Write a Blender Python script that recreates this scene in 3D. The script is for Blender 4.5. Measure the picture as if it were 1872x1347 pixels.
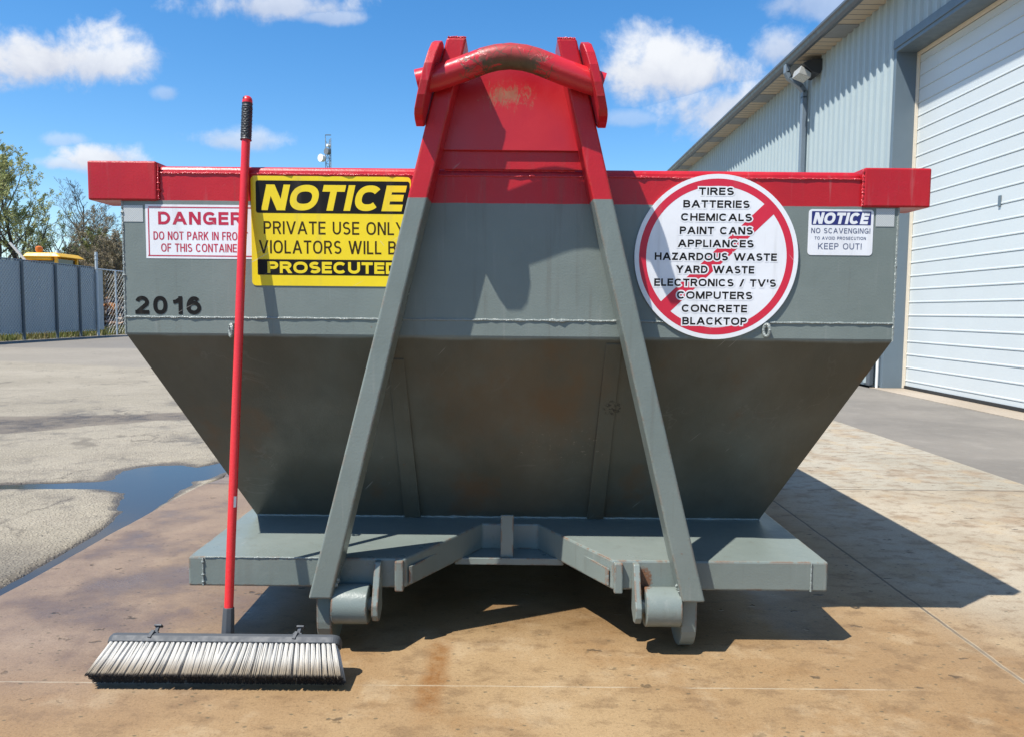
import bpy, bmesh, math, random
import numpy as np
from math import sin, cos, pi, radians, sqrt, atan2
from mathutils import Vector, Matrix

S = bpy.context.scene
COL = S.collection
for o in list(bpy.data.objects):
    bpy.data.objects.remove(o)
random.seed(4)

# ------------------------------------------------------------------ camera
W0, H0, FPX = 1872.0, 1347.0, 1400.0
PITCH, ROLL, CAMZ = radians(4.25), 0.0092, 1.0
_f = Vector((0, cos(PITCH), -sin(PITCH)))
_r0 = Vector((1, 0, 0)); _u0 = Vector((0, sin(PITCH), cos(PITCH)))
_r = _r0 * cos(ROLL) + _u0 * sin(ROLL)
_u = -_r0 * sin(ROLL) + _u0 * cos(ROLL)
camd = bpy.data.cameras.new('camera')
cam = bpy.data.objects.new('camera', camd); COL.objects.link(cam)
camd.sensor_fit = 'HORIZONTAL'; camd.sensor_width = 36.0; camd.lens = FPX / W0 * 36.0
camd.clip_start = 0.05; camd.clip_end = 6000
cam.matrix_world = Matrix(((_r.x, _u.x, -_f.x, 0), (_r.y, _u.y, -_f.y, 0), (_r.z, _u.z, -_f.z, CAMZ), (0, 0, 0, 1)))
S.camera = cam

def at(px, py, Y=None, Z=None, X=None):
    """photo pixel -> world point on the plane Y=, Z= or X="""
    d = _f + _r * ((px - W0 / 2) / FPX) - _u * ((py - H0 / 2) / FPX)
    if Y is not None: t = Y / d.y
    elif Z is not None: t = (Z - CAMZ) / d.z
    else: t = X / d.x
    return Vector((0, 0, CAMZ)) + d * t

# ------------------------------------------------------------------ render look
S.view_settings.view_transform = 'Standard'
S.view_settings.look = 'None'
S.view_settings.exposure = 0.6
S.view_settings.gamma = 1.0
S.view_settings.use_curve_mapping = False
S.render.engine = 'CYCLES'
S.cycles.max_bounces = 8

# ------------------------------------------------------------------ node helper
class NT:
    def __init__(s, tree):
        s.t = tree; tree.nodes.clear()
    def n(s, typ, ins=None, **kw):
        nd = s.t.nodes.new(typ)
        for k, v in kw.items(): setattr(nd, k, v)
        for k, v in (ins or {}).items(): s.put(nd.inputs[k], v)
        return nd
    def put(s, sock, v):
        if hasattr(v, 'is_linked') and hasattr(v, 'node'): s.t.links.new(v, sock)
        elif hasattr(v, 'outputs'): s.t.links.new(v.outputs[0], sock)
        else:
            if isinstance(v, (tuple, list)) and sock.type == 'RGBA' and len(v) == 3: v = (*v, 1)
            sock.default_value = v
    def m(s, op, a, b=0.0, c=None, clamp=False):
        nd = s.n('ShaderNodeMath', operation=op, use_clamp=clamp)
        s.put(nd.inputs[0], a); s.put(nd.inputs[1], b)
        if c is not None: s.put(nd.inputs[2], c)
        return nd.outputs[0]
    def vm(s, op, a, b=None):
        nd = s.n('ShaderNodeVectorMath', operation=op); s.put(nd.inputs[0], a)
        if b is not None: s.put(nd.inputs[1], b)
        return nd.outputs['Value'] if op in ('LENGTH', 'DOT_PRODUCT', 'DISTANCE') else nd.outputs[0]
    def mix(s, fac, a, b, blend='MIX'):
        nd = s.n('ShaderNodeMix', data_type='RGBA', blend_type=blend, clamp_factor=True)
        s.put(nd.inputs[0], fac); s.put(nd.inputs[6], a); s.put(nd.inputs[7], b)
        return nd.outputs[2]
    def step(s, v, lo, hi, a=0.0, b=1.0):
        nd = s.n('ShaderNodeMapRange', interpolation_type='SMOOTHSTEP')
        s.put(nd.inputs[0], v); nd.inputs[1].default_value = lo; nd.inputs[2].default_value = hi
        nd.inputs[3].default_value = a; nd.inputs[4].default_value = b
        return nd.outputs[0]
    def noise(s, vec, scale, detail=4, rough=0.55, dist=0.0):
        nd = s.n('ShaderNodeTexNoise', {'Scale': scale, 'Detail': detail, 'Roughness': rough, 'Distortion': dist})
        s.put(nd.inputs['Vector'], vec); return nd.outputs[0]
    def sep(s, v):
        nd = s.n('ShaderNodeSeparateXYZ'); s.put(nd.inputs[0], v); return nd.outputs
    def comb(s, x, y, z):
        nd = s.n('ShaderNodeCombineXYZ'); s.put(nd.inputs[0], x); s.put(nd.inputs[1], y); s.put(nd.inputs[2], z); return nd.outputs[0]
    def bump(s, h, strength=0.3, dist=0.01, normal=None):
        nd = s.n('ShaderNodeBump', {'Strength': strength, 'Distance': dist, 'Height': h})
        if normal is not None: s.put(nd.inputs['Normal'], normal)
        return nd.outputs[0]
    def scale(s, v, sc):
        return s.vm('MULTIPLY', v, sc)

# ------------------------------------------------------------------ world: sky and clouds
SUNV = Vector((-0.468, -0.343, 1.0)).normalized()
EL = math.asin(SUNV.z); ROT = atan2(SUNV.x, SUNV.y)
world = bpy.data.worlds.new('World'); S.world = world; world.use_nodes = True
w = NT(world.node_tree)
sky = w.n('ShaderNodeTexSky', sky_type='NISHITA', sun_disc=False, sun_elevation=EL, sun_rotation=ROT,
          altitude=200, air_density=1.0, dust_density=0.35, ozone_density=3.0)
hs = w.n('ShaderNodeHueSaturation', {'Hue': 0.5, 'Saturation': 1.32, 'Value': 1.0, 'Color': sky})
bg_sky = w.n('ShaderNodeBackground', {'Color': hs, 'Strength': 0.125})
tc = w.n('ShaderNodeTexCoord')
dx, dy, dz = w.sep(tc.outputs['Generated'])
dys = w.m('MAXIMUM', dy, 0.05)
uu = w.m('DIVIDE', dx, dys); vv = w.m('DIVIDE', dz, dys)
uv = w.comb(uu, vv, 0.0)
n1 = w.noise(uv, 9.0, 8, 0.6, 0.3)
n2 = w.noise(uv, 26.0, 6, 0.62, 0.2)
n12 = w.m('ADD', w.m('MULTIPLY', n1, 0.68), w.m('MULTIPLY', n2, 0.32))
warp = w.m('MULTIPLY', w.m('SUBTRACT', n12, 0.5), 0.10)
clouds = [  # photo px centre, half size, opacity
    (70, 112, 175, 62, 1.0), (175, 118, 125, 42, .95), (500, 14, 135, 34, .75), (590, 32, 70, 16, .5), (430, 258, 82, 24, .6),
    (185, 292, 75, 28, .95), (130, 300, 55, 14, .7), (120, 256, 45, 15, .38), (305, 172, 26, 14, .32), (1235, 132, 150, 66, 1.0),
    (1330, 205, 125, 62, .85), (1430, 92, 62, 42, .7), (1490, 10, 125, 34, .45), (1155, 218, 60, 16, .3), (-120, 90, 160, 60, .9)]
best = None
for px, py, a, b, op in clouds:
    d = at(px, py, Y=1.0) - Vector((0, 0, CAMZ))
    v = w.vm('MULTIPLY', w.vm('SUBTRACT', uv, (d.x, d.z, 0)), (FPX / a / 1.2, FPX / b / 1.22, 0))
    q = w.vm('LENGTH', v)
    vy = w.sep(v)[1]
    flat = w.m('MULTIPLY', w.m('MAXIMUM', w.m('MULTIPLY', vy, -1.0), 0.0), 0.25)   # flatter base
    val = w.m('SUBTRACT', 1.0, w.m('ADD', q, flat))
    dens = w.m('ADD', val, w.m('MULTIPLY', w.m('SUBTRACT', n12, 0.5), 3.3))
    al = w.m('MULTIPLY', w.step(dens, -0.05, 0.72), op)
    if best is None:
        best, vl = al, vy
    else:
        gt = w.m('GREATER_THAN', al, best)
        best = w.m('MAXIMUM', best, al)
        mx = w.n('ShaderNodeMix', data_type='FLOAT'); w.put(mx.inputs[0], gt); w.put(mx.inputs[2], vl); w.put(mx.inputs[3], vy)
        vl = mx.outputs[0]
front = w.step(dy, 0.05, 0.2)
best = w.m('MULTIPLY', best, front)
# unseen broken cloud added over the rest of the sky for neutral fill
dom = w.comb(w.m('DIVIDE', dx, w.m('ADD', w.m('MAXIMUM', dz, 0), .35)), w.m('DIVIDE', dy, w.m('ADD', w.m('MAXIMUM', dz, 0), .35)), 0.0)
nd = w.noise(dom, 2.3, 7, .6, .2)
open_ = w.m('MULTIPLY', w.step(dy, .35, .6), w.step(dz, .45, .62, 1, 0))
rest = w.m('MULTIPLY', w.m('MULTIPLY', w.step(nd, .54, .68), w.m('SUBTRACT', 1.0, open_)), w.step(dz, .02, .10))
best = w.m('MAXIMUM', best, w.m('MULTIPLY', rest, .9))
shade = w.m('ADD', w.m('MULTIPLY', vl, 0.55), w.m('MULTIPLY', w.m('SUBTRACT', n1, 0.5), 2.0))
ccol = w.mix(w.step(shade, -0.7, 0.5), (0.52, 0.57, 0.70), (0.86, 0.89, 0.94))
bg_cl = w.n('ShaderNodeBackground', {'Color': ccol, 'Strength': 0.70})
ms = w.n('ShaderNodeMixShader', {0: best, 1: bg_sky, 2: bg_cl})
wo = w.n('ShaderNodeOutputWorld', {0: ms})

# ------------------------------------------------------------------ sun
sd = bpy.data.lights.new('sun', 'SUN'); sd.energy = 5.0; sd.angle = radians(0.5); sd.color = (1.0, 0.955, 0.88)
sun = bpy.data.objects.new('sun', sd); COL.objects.link(sun)
sun.rotation_euler = SUNV.to_track_quat('Z', 'Y').to_euler(); sun.location = SUNV * 40

# ------------------------------------------------------------------ mesh helper
class MB:
    def __init__(s): s.v = []; s.f = []
    def add(s, vs, fs):
        o = len(s.v); s.v += [tuple(p) for p in vs]; s.f += [tuple(i + o for i in f) for f in fs]; return s
    def box(s, x0, x1, y0, y1, z0, z1):
        vs = [(x, y, z) for z in (z0, z1) for y in (y0, y1) for x in (x0, x1)]
        return s.add(vs, [(0, 2, 3, 1), (4, 5, 7, 6), (0, 1, 5, 4), (2, 6, 7, 3), (0, 4, 6, 2), (1, 3, 7, 5)])
    def hexa(s, b, t):  # 4 bottom pts (ccw from above), 4 top pts
        return s.add(list(b) + list(t), [(3, 2, 1, 0), (4, 5, 6, 7), (0, 1, 5, 4), (1, 2, 6, 5), (2, 3, 7, 6), (3, 0, 4, 7)])
    def prism(s, poly, axis, a, b):
        """poly of 2-D points extruded along axis 0/1/2 from a to b"""
        def mk(p, t):
            return {0: (t, p[0], p[1]), 1: (p[0], t, p[1]), 2: (p[0], p[1], t)}[axis]
        n = len(poly); vs = [mk(p, a) for p in poly] + [mk(p, b) for p in poly]
        fs = [tuple(range(n))[::-1], tuple(range(n, 2 * n))] + [(i, (i + 1) % n, n + (i + 1) % n, n + i) for i in range(n)]
        return s.add(vs, fs)
    def bar(s, p, q, wdt, hgt, up=(0, 0, 1)):
        p, q = Vector(p), Vector(q); d = (q - p).normalized(); up = Vector(up)
        sd_ = d.cross(up)
        if sd_.length < 1e-4: sd_ = d.cross(Vector((1, 0, 0)))
        sd_.normalize(); u2 = sd_.cross(d)
        a, b = sd_ * wdt / 2, u2 * hgt / 2
        return s.hexa([p - a - b, p + a - b, p + a + b, p - a + b], [q - a - b, q + a - b, q + a + b, q - a + b])
    def tube(s, pts, rad, n=10, cap=True):
        pts = [Vector(p) for p in pts]
        if not hasattr(rad, '__len__'): rad = [rad] * len(pts)
        o = len(s.v); ref = None
        for i, p in enumerate(pts):
            d = (pts[min(i + 1, len(pts) - 1)] - pts[max(i - 1, 0)]).normalized()
            if ref is None:
                ref = d.orthogonal().normalized()
            else:
                ref = (ref - d * ref.dot(d))
                ref = ref.normalized() if ref.length > 1e-6 else d.orthogonal().normalized()
            b = d.cross(ref)
            for k in range(n):
                a = 2 * pi * k / n
                s.v.append(tuple(p + (ref * cos(a) + b * sin(a)) * rad[i]))
        for i in range(len(pts) - 1):
            for k in range(n):
                a0 = o + i * n + k; a1 = o + i * n + (k + 1) % n
                s.f.append((a0, a1, a1 + n, a0 + n))
        if cap:
            s.f.append(tuple(o + k for k in range(n))[::-1]); s.f.append(tuple(o + (len(pts) - 1) * n + k for k in range(n)))
        return s
    def build(s, name, mat, parent=None, root=None, bevel=0, smooth=False, seg=2):
        me = bpy.data.meshes.new(name)
        base = root if root is not None else parent
        off = base.location if base is not None else Vector((0, 0, 0))
        me.from_pydata([(x - off[0], y - off[1], z - off[2]) for x, y, z in s.v], [], s.f)
        bm = bmesh.new(); bm.from_mesh(me); bmesh.ops.recalc_face_normals(bm, faces=bm.faces[:])
        bm.to_mesh(me); bm.free()
        me.materials.append(mat)
        o = bpy.data.objects.new(name, me); COL.objects.link(o)
        if parent is not None: o.parent = parent
        if smooth:
            me.polygons.foreach_set('use_smooth', [True] * len(me.polygons))
            try: me.set_sharp_from_angle(angle=radians(40))
            except Exception: pass
        if bevel:
            b = o.modifiers.new('bevel', 'BEVEL'); b.width = bevel; b.segments = seg; b.limit_method = 'ANGLE'; b.angle_limit = radians(30)
            b.harden_normals = False
        return o

def tag(o, label=None, cat=None, group=None, kind=None):
    if label: o['label'] = label
    if cat: o['category'] = cat
    if group: o['group'] = group
    if kind: o['kind'] = kind
    return o
def thing(name, label, cat, loc, group=None):
    o = bpy.data.objects.new(name, None); COL.objects.link(o); o.location = loc; o.empty_display_size = 0.1
    return tag(o, label, cat, group)

# ------------------------------------------------------------------ materials
def mat(name):
    m = bpy.data.materials.new(name); m.use_nodes = True
    t = NT(m.node_tree); out = t.n('ShaderNodeOutputMaterial'); bs = t.n('ShaderNodeBsdfPrincipled')
    t.t.links.new(bs.outputs[0], out.inputs[0])
    pos = t.n('ShaderNodeNewGeometry').outputs['Position']
    return m, t, bs, pos
def simple(name, col, rough=0.5, metal=0.0, var=0.08, scale=12.0, spec=0.5, bump=0.0, bscale=80.0):
    m, t, bs, pos = mat(name)
    nz = t.noise(pos, scale, 5)
    f = t.m('ADD', 1 - var, t.m('MULTIPLY', nz, var * 2))
    t.put(bs.inputs['Base Color'], t.mix(1.0, col, t.comb(f, f, f), 'MULTIPLY'))
    t.put(bs.inputs['Roughness'], t.step(t.noise(pos, scale * 2.3, 3), 0.3, 0.7, max(rough - .07, 0.02), rough + .07))
    bs.inputs['Metallic'].default_value = metal; bs.inputs['Specular IOR Level'].default_value = spec
    if bump: t.put(bs.inputs['Normal'], t.bump(t.noise(pos, bscale, 4), bump, 0.01))
    return m

ZPAINT = 1.311
def paint(name, mode='two', rough=0.33, rust=0.5, edges=True, dirt=1.0):
    """red over grey enamel: brushed/sprayed film, dust, scratches, rusty edges"""
    m, t, bs, pos = mat(name)
    x, y, z = t.sep(pos)
    wob = t.m('MULTIPLY', t.m('SUBTRACT', t.noise(pos, 14, 3), .5), .004)
    top = t.step(t.m('ADD', z, wob), ZPAINT - .0012, ZPAINT + .0012)
    grey = t.mix(t.step(t.noise(pos, 2.3, 5, .6), .3, .7), (.156, .186, .171), (.186, .216, .199))
    red = t.mix(t.step(t.noise(pos, 3.0, 5, .6), .3, .7), (.40, .009, .017), (.49, .013, .021))
    col = {'two': t.mix(top, grey, red), 'hopper': t.mix(top, grey, red), 'grey': grey, 'red': red}[mode]
    # rain streaks, darker and lighter
    st = t.noise(t.scale(pos, (34, 34, 1.6)), 1.0, 4, .6)
    col = t.mix(t.m('MULTIPLY', t.step(st, .56, .74), .22 * dirt), col, (.10, .085, .065))
    col = t.mix(t.m('MULTIPLY', t.step(t.noise(t.scale(pos, (28, 28, 2.2)), 1.7, 4), .58, .75), .14 * dirt), col, (.36, .35, .32))
    if mode == 'hopper':
        # sloping plates' shade darkened into the colour, plus patchy grime and rust bloom
        shade_grime = t.m('ADD', t.m('MULTIPLY', t.m('SUBTRACT', .925, z), 30.0), t.m('MULTIPLY', t.m('SUBTRACT', t.noise(pos, 5, 4), .5), .6))
        shade_grime = t.m('MULTIPLY', t.step(shade_grime, .0, .3), t.step(t.noise(t.scale(pos, (2.2, 2.2, 1.2)), 1.0, 5, .6), .2, .6, .55, .9))
        col = t.mix(shade_grime, col, t.mix(t.noise(t.scale(pos, (9, 9, 1.5)), 1.0, 5, .6), (.048, .054, .044), (.084, .076, .052)))
        br_ = t.m('MULTIPLY', t.step(t.noise(t.scale(pos, (3, 3, 1.8)), 1.3, 6, .65), .54, .70), t.step(z, .90, .925, 1, 0))
        col = t.mix(t.m('MULTIPLY', br_, .55), col, (.115, .068, .034))
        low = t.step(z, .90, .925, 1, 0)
        dc = t.vm('LENGTH', t.vm('MULTIPLY', t.vm('SUBTRACT', pos, (.06, 2.3, .72)), (2.2, 0, 3.4)))
        rb_ = t.m('ADD', t.m('SUBTRACT', 1.0, dc), t.m('MULTIPLY', t.m('SUBTRACT', t.noise(t.scale(pos, (11, 11, 2.4)), 1.0, 6, .7), .5), 1.7))
        col = t.mix(t.m('MULTIPLY', t.m('MULTIPLY', t.step(rb_, .1, .9), low), .28), col, (.135, .075, .036))
        ds = t.vm('LENGTH', t.vm('MULTIPLY', t.vm('SUBTRACT', pos, (.17, 2.5, .56)), (4.6, 0, 7)))
        sk_ = t.m('MULTIPLY', t.step(t.noise(pos, 75, 4, .7), .60, .68), t.step(t.m('ADD', t.m('SUBTRACT', 1.0, ds), t.m('MULTIPLY', t.m('SUBTRACT', t.noise(pos, 12, 4), .5), 1.4)), .1, .7))
        col = t.mix(t.m('MULTIPLY', t.m('MULTIPLY', sk_, low), .5), col, (.27, .25, .21))
        dr = t.vm('LENGTH', t.vm('MULTIPLY', t.vm('SUBTRACT', pos, (.318, 2.4, .70)), (32, 0, 34)))
        dk_ = t.m('MULTIPLY', t.step(t.noise(pos, 110, 4, .7), .52, .58), t.step(dr, .7, 1.1, 1, 0))
        col = t.mix(t.m('MULTIPLY', dk_, low), col, (.012, .010, .008))
        sw = t.n('ShaderNodeTexNoise', {'Scale': 2.2, 'Detail': 3.0, 'Distortion': 3.5}); t.put(sw.inputs['Vector'], t.vm('ADD', pos, (3.1, 0, 0)))
        wl_ = t.m('MULTIPLY', t.step(t.m('ABSOLUTE', t.m('SUBTRACT', sw.outputs[0], .5)), .004, .014, 1, 0), t.step(z, .90, .925, 1, 0))
        col = t.mix(t.m('MULTIPLY', t.m('MULTIPLY', wl_, t.step(t.noise(pos, 3.7, 3), .55, .66)), .16), col, (.22, .22, .20))
    # scuffs
    sc = t.noise(t.scale(t.n('ShaderNodeMapping', {'Vector': pos, 'Rotation': (0.3, .7, .2)}).outputs[0], (6, 6, 160)), 1.0, 2)
    scm = t.m('MULTIPLY', t.step(sc, .70, .74), t.step(t.noise(pos, 4.1, 2), .56, .66))
    col = t.mix(t.m('MULTIPLY', scm, .35 * dirt), col, (.42, .42, .40))
    ru = t.m('MULTIPLY', t.step(t.noise(pos, 34, 6, .65), .66, .72), t.step(t.noise(pos, 3.3, 3), .56, .66))
    ru = t.m('MULTIPLY', ru, rust)
    if edges:
        bv = t.n('ShaderNodeBevel', {'Radius': .010}, samples=4)
        g = t.n('ShaderNodeNewGeometry')
        e = t.m('SUBTRACT', 1.0, t.vm('DOT_PRODUCT', bv.outputs[0], g.outputs['Normal']))
        em = t.m('MULTIPLY', t.step(e, .008, .06), t.step(t.noise(pos, 19, 5, .7), .47, .58))
        ru = t.m('MAXIMUM', ru, t.m('MULTIPLY', em, min(1, rust * 1.1)))
    if mode == 'grey':
        dsp = t.vm('LENGTH', t.vm('MULTIPLY', t.vm('SUBTRACT', pos, (.392, 2.228, .206)), (28, 20, 20)))
        spot = t.step(t.m('ADD', t.m('SUBTRACT', 1.0, dsp), t.m('MULTIPLY', t.m('SUBTRACT', t.noise(pos, 45, 5, .7), .5), 1.6)), .15, .45)
        ru = t.m('MAXIMUM', ru, t.m('MULTIPLY', spot, .9))
    rc = t.mix(t.noise(pos, 60, 4), (.10, .038, .014), (.24, .10, .04))
    col = t.mix(ru, col, rc)
    t.put(bs.inputs['Base Color'], col)
    rr = t.step(t.noise(pos, 6, 5, .6), .25, .75, rough - .08, rough + .14)
    t.put(bs.inputs['Roughness'], t.m('ADD', rr, t.m('MULTIPLY', ru, .4))); bs.inputs['Specular IOR Level'].default_value = .38
    h = t.m('ADD', t.m('MULTIPLY', t.noise(pos, 190, 2), .35), t.m('ADD', t.m('MULTIPLY', t.noise(pos, 5.5, 3), 1.8), t.m('MULTIPLY', t.noise(pos, 1.9, 2), 4.0)))
    h = t.m('ADD', h, t.m('MULTIPLY', ru, t.noise(pos, 300, 2)))
    t.put(bs.inputs['Normal'], t.bump(h, .22, .006))
    return m
P_TWO = paint('two_tone_paint', 'two')
P_GREY = paint('grey_paint', 'grey', rust=.9)
P_SHEET = paint('sheet_paint', 'two', edges=False, rust=.25)
P_RED = paint('red_paint', 'red', rust=.25)
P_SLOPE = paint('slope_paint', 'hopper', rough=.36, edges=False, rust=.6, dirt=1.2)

def hookbar_mat():
    m, t, bs, pos = mat('worn_hook_paint')
    x, y, z = t.sep(pos)
    red = t.mix(t.noise(pos, 5, 3), (.46, .014, .022), (.58, .028, .036))
    c = t.m('SUBTRACT', 1.0, t.m('DIVIDE', t.m('ABSOLUTE', t.m('ADD', x, .018)), .13))
    wear = t.m('ADD', c, t.m('MULTIPLY', t.m('SUBTRACT', t.noise(pos, 24, 6, .7, .5), .5), 2.6))
    wm = t.step(wear, .30, .52)
    under = t.step(z, 1.655, 1.685, 1.0, .35)
    crack = t.n('ShaderNodeTexVoronoi', {'Scale': 30.0}, feature='DISTANCE_TO_EDGE'); t.put(crack.inputs['Vector'], t.vm('ADD', pos, t.scale(t.n('ShaderNodeTexNoise', {'Vector': pos, 'Scale': 20.0}).outputs[1], (.05, .05, .05))))
    cm = t.m('MULTIPLY', t.step(crack.outputs[0], .02, .06, 1, 0), t.step(t.m('ADD', c, t.noise(pos, 11, 3)), .35, .7))
    metal = t.mix(t.noise(pos, 40, 5, .7), (.018, .012, .008), (.17, .115, .06))
    wm = t.m('MULTIPLY', wm, under)
    col = t.mix(t.m('MAXIMUM', wm, t.m('MULTIPLY', cm, .8)), red, metal)
    t.put(bs.inputs['Base Color'], col)
    t.put(bs.inputs['Roughness'], t.m('ADD', .26, t.m('MULTIPLY', wm, .3)))
    t.put(bs.inputs['Normal'], t.bump(t.m('ADD', t.m('MULTIPLY', t.noise(pos, 60, 4), .5), t.m('MULTIPLY', wm, -.6)), .35, .004))
    return m
P_HOOK = hookbar_mat()

def tower_mat():
    m, t, bs, pos = mat('scuffed_red_paint')
    red = t.mix(t.step(t.noise(pos, 3.0, 5, .6), .3, .7), (.40, .009, .017), (.49, .013, .021))
    p2 = t.vm('SUBTRACT', pos, (-.02, 2.24, 1.61))
    q = t.vm('LENGTH', t.vm('MULTIPLY', p2, (1 / .11, 0, 1 / .055)))
    mk = t.step(t.m('ADD', t.m('SUBTRACT', 1.0, q), t.m('MULTIPLY', t.m('SUBTRACT', t.noise(t.scale(pos, (1, 1, .45)), 95, 6, .75, 1.0), .5), 3.4)), .35, 1.0)
    col = t.mix(t.m('MULTIPLY', mk, .7), red, t.mix(t.noise(pos, 50, 4), (.16, .09, .045), (.34, .24, .14)))
    t.put(bs.inputs['Base Color'], col)
    t.put(bs.inputs['Roughness'], t.step(t.noise(pos, 6, 4), .3, .7, .28, .45))
    t.put(bs.inputs['Normal'], t.bump(t.m('ADD', t.m('MULTIPLY', t.noise(pos, 150, 2), .3), t.m('MULTIPLY', t.noise(pos, 6, 3), 2)), .15, .005))
    return m
P_TOWER = tower_mat()
def weld_mat(name, c1):
    m, t, bs, pos = mat(name)
    x, y, z = t.sep(pos)
    col = t.mix(t.step(z, ZPAINT - .002, ZPAINT + .002), c1, (.52, .03, .04))
    t.put(bs.inputs['Base Color'], col); bs.inputs['Roughness'].default_value = .22
    t.put(bs.inputs['Normal'], t.bump(t.noise(pos, 140, 3, .7), .8, .006)); return m
P_WELD = weld_mat('painted_weld', (.24, .27, .255))

def sticker_mat(name, col, rough=.38, wear=1.0):
    m, t, bs, pos = mat(name)
    c = t.mix(t.step(t.noise(pos, 5, 5, .6), .3, .75), col, tuple(v * .90 for v in col))
    c = t.mix(t.m('MULTIPLY', t.step(t.noise(t.scale(pos, (30, 30, 2.2)), 1.0, 5, .6), .54, .74), .16 * wear), c, (.22, .19, .15))
    for rot, sd in ((.5, 0), (-.9, 7.3)):
        q = t.n('ShaderNodeMapping', {'Vector': pos, 'Rotation': (0, rot, 0), 'Location': (sd, 0, sd)}).outputs[0]
        ln = t.noise(t.scale(q, (5, 5, 260)), 1.0, 1)
        sk = t.m('MULTIPLY', t.step(ln, .72, .76), t.step(t.noise(pos, 7 + sd, 2), .55, .63))
        c = t.mix(t.m('MULTIPLY', sk, .5 * wear), c, (.55, .54, .50))
    bs.inputs['Specular IOR Level'].default_value = .15 if max(col) < .1 else .4
    t.put(bs.inputs['Base Color'], c); t.put(bs.inputs['Roughness'], t.step(t.noise(pos, 9, 4), .3, .7, rough - .06, rough + .12))
    t.put(bs.inputs['Normal'], t.bump(t.m('ADD', t.noise(pos, 9, 3), t.m('MULTIPLY', t.noise(pos, 120, 2), .08)), .12, .006))
    return m
STK_WHITE = sticker_mat('sticker_white', (.80, .81, .83))
STK_RED = sticker_mat('sticker_red', (.62, .02, .05))
STK_DKRED = sticker_mat('sticker_crimson', (.50, .02, .06))
STK_YEL = sticker_mat('sticker_yellow', (.84, .63, .012))
STK_BLK = sticker_mat('sticker_black', (.012, .011, .010), .42, .6)
STK_BRN = sticker_mat('sticker_ink', (.045, .028, .008), .45, .4)
STK_BLUE = sticker_mat('sticker_blue', (.02, .025, .16), .4, .5)
STK_INK = sticker_mat('sticker_grey_ink', (.10, .12, .20), .45, .3)
def reflector_mat():
    m, t, bs, pos = mat('reflector_tape')
    v = t.n('ShaderNodeTexChecker', {'Scale': 320.0}); t.put(v.inputs['Vector'], pos)
    t.put(bs.inputs['Base Color'], t.mix(v.outputs[1], (.40, .42, .41), (.52, .54, .53))); bs.inputs['Roughness'].default_value = .35
    return m
REFL = reflector_mat()

# ================================================================== SETTING
SLABX = -1.772
def fbm2(x, y, seed, octs=4):
    """cheap value noise on arrays"""
    rng = np.random.RandomState(seed); out = np.zeros_like(x); amp = 1.0
    for k in range(octs):
        g = rng.rand(64, 64)
        xi = np.floor(x).astype(int); yi = np.floor(y).astype(int); fx = x - xi; fy = y - yi
        fx = fx * fx * (3 - 2 * fx); fy = fy * fy * (3 - 2 * fy)
        a = g[xi % 64, yi % 64]; b = g[(xi + 1) % 64, yi % 64]; c = g[xi % 64, (yi + 1) % 64]; d = g[(xi + 1) % 64, (yi + 1) % 64]
        out += amp * ((a * (1 - fx) + b * fx) * (1 - fy) + (c * (1 - fx) + d * fx) * fy - .5)
        x = x * 2.03 + 7.1; y = y * 2.03 + 3.7; amp *= .5
    return out
PUD = [((-1.93, 3.9), (-2.02, 4.4), .10, .16), ((-1.77, 0.5), (-1.77, 2.6), .045, .045), ((-1.80, 2.4), (-1.82, 3.4), .045, .045), ((-1.82, 3.4), (-1.92, 4.1), .045, .09),
       ((-2.10, 4.42), (-2.2, 4.72), .22, .20), ((-1.97, 4.6), (-1.80, 5.1), .16, .08), ((-2.3, 4.36), (-2.9, 4.30), .09, .05), ((-2.9, 4.30), (-5.5, 4.05), .045, .03),
       ((-1.78, 5.2), (-1.77, 7.5), .12, .06)]
def lot_height(X, Y):
    h = fbm2(X * 1.7, Y * 1.7, 5, 5) * .010 + fbm2(X * 13, Y * 13, 9, 3) * .004
    dep = np.zeros_like(X)
    for (a, b, r0, r1) in PUD:
        ax, ay = a; bx, by = b; L2 = (bx - ax) ** 2 + (by - ay) ** 2
        tt = np.clip(((X - ax) * (bx - ax) + (Y - ay) * (by - ay)) / L2, 0, 1)
        d = np.hypot(X - ax - tt * (bx - ax), Y - ay - tt * (by - ay)); r = r0 + (r1 - r0) * tt
        dep = np.maximum(dep, np.clip(1.6 - d / r, 0, 1))
    h = h + .004 - dep * .022
    near = np.clip((14 - np.hypot(X + 3, Y - 4)) / 6, 0, 1)
    z = -.012 + h * near
    return np.where(X > SLABX + .02, -.06, z)
def axis(fine0, fine1, st, lo, hi):
    a = list(np.arange(fine0, fine1, st)); s_ = st; p = fine1
    while p < hi: a.append(p); s_ *= 1.35; p += s_
    a.append(hi); b = []; s_ = st; p = fine0
    while p > lo: s_ *= 1.35; p -= s_; b.append(max(p, lo))
    return np.array(sorted(set(b + a)))
gx = axis(-5.6, -1.70, .024, -1500, 1500); gy = axis(1.9, 8.2, .03, -600, 3000)
GX, GY = np.meshgrid(gx, gy); GZ = lot_height(GX, GY)
nx, ny = len(gx), len(gy)
me = bpy.data.meshes.new('ground')
idx = np.arange(nx * ny).reshape(ny, nx)
quads = np.stack([idx[:-1, :-1], idx[:-1, 1:], idx[1:, 1:], idx[1:, :-1]], -1).reshape(-1, 4)
me.from_pydata(np.stack([GX, GY, GZ], -1).reshape(-1, 3).tolist(), [], quads.tolist())
me.polygons.foreach_set('use_smooth', [True] * len(me.polygons))
ground = bpy.data.objects.new('ground', me); COL.objects.link(ground); tag(ground, 'pale worn asphalt lot with wet patches', None, None, 'structure')

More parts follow.
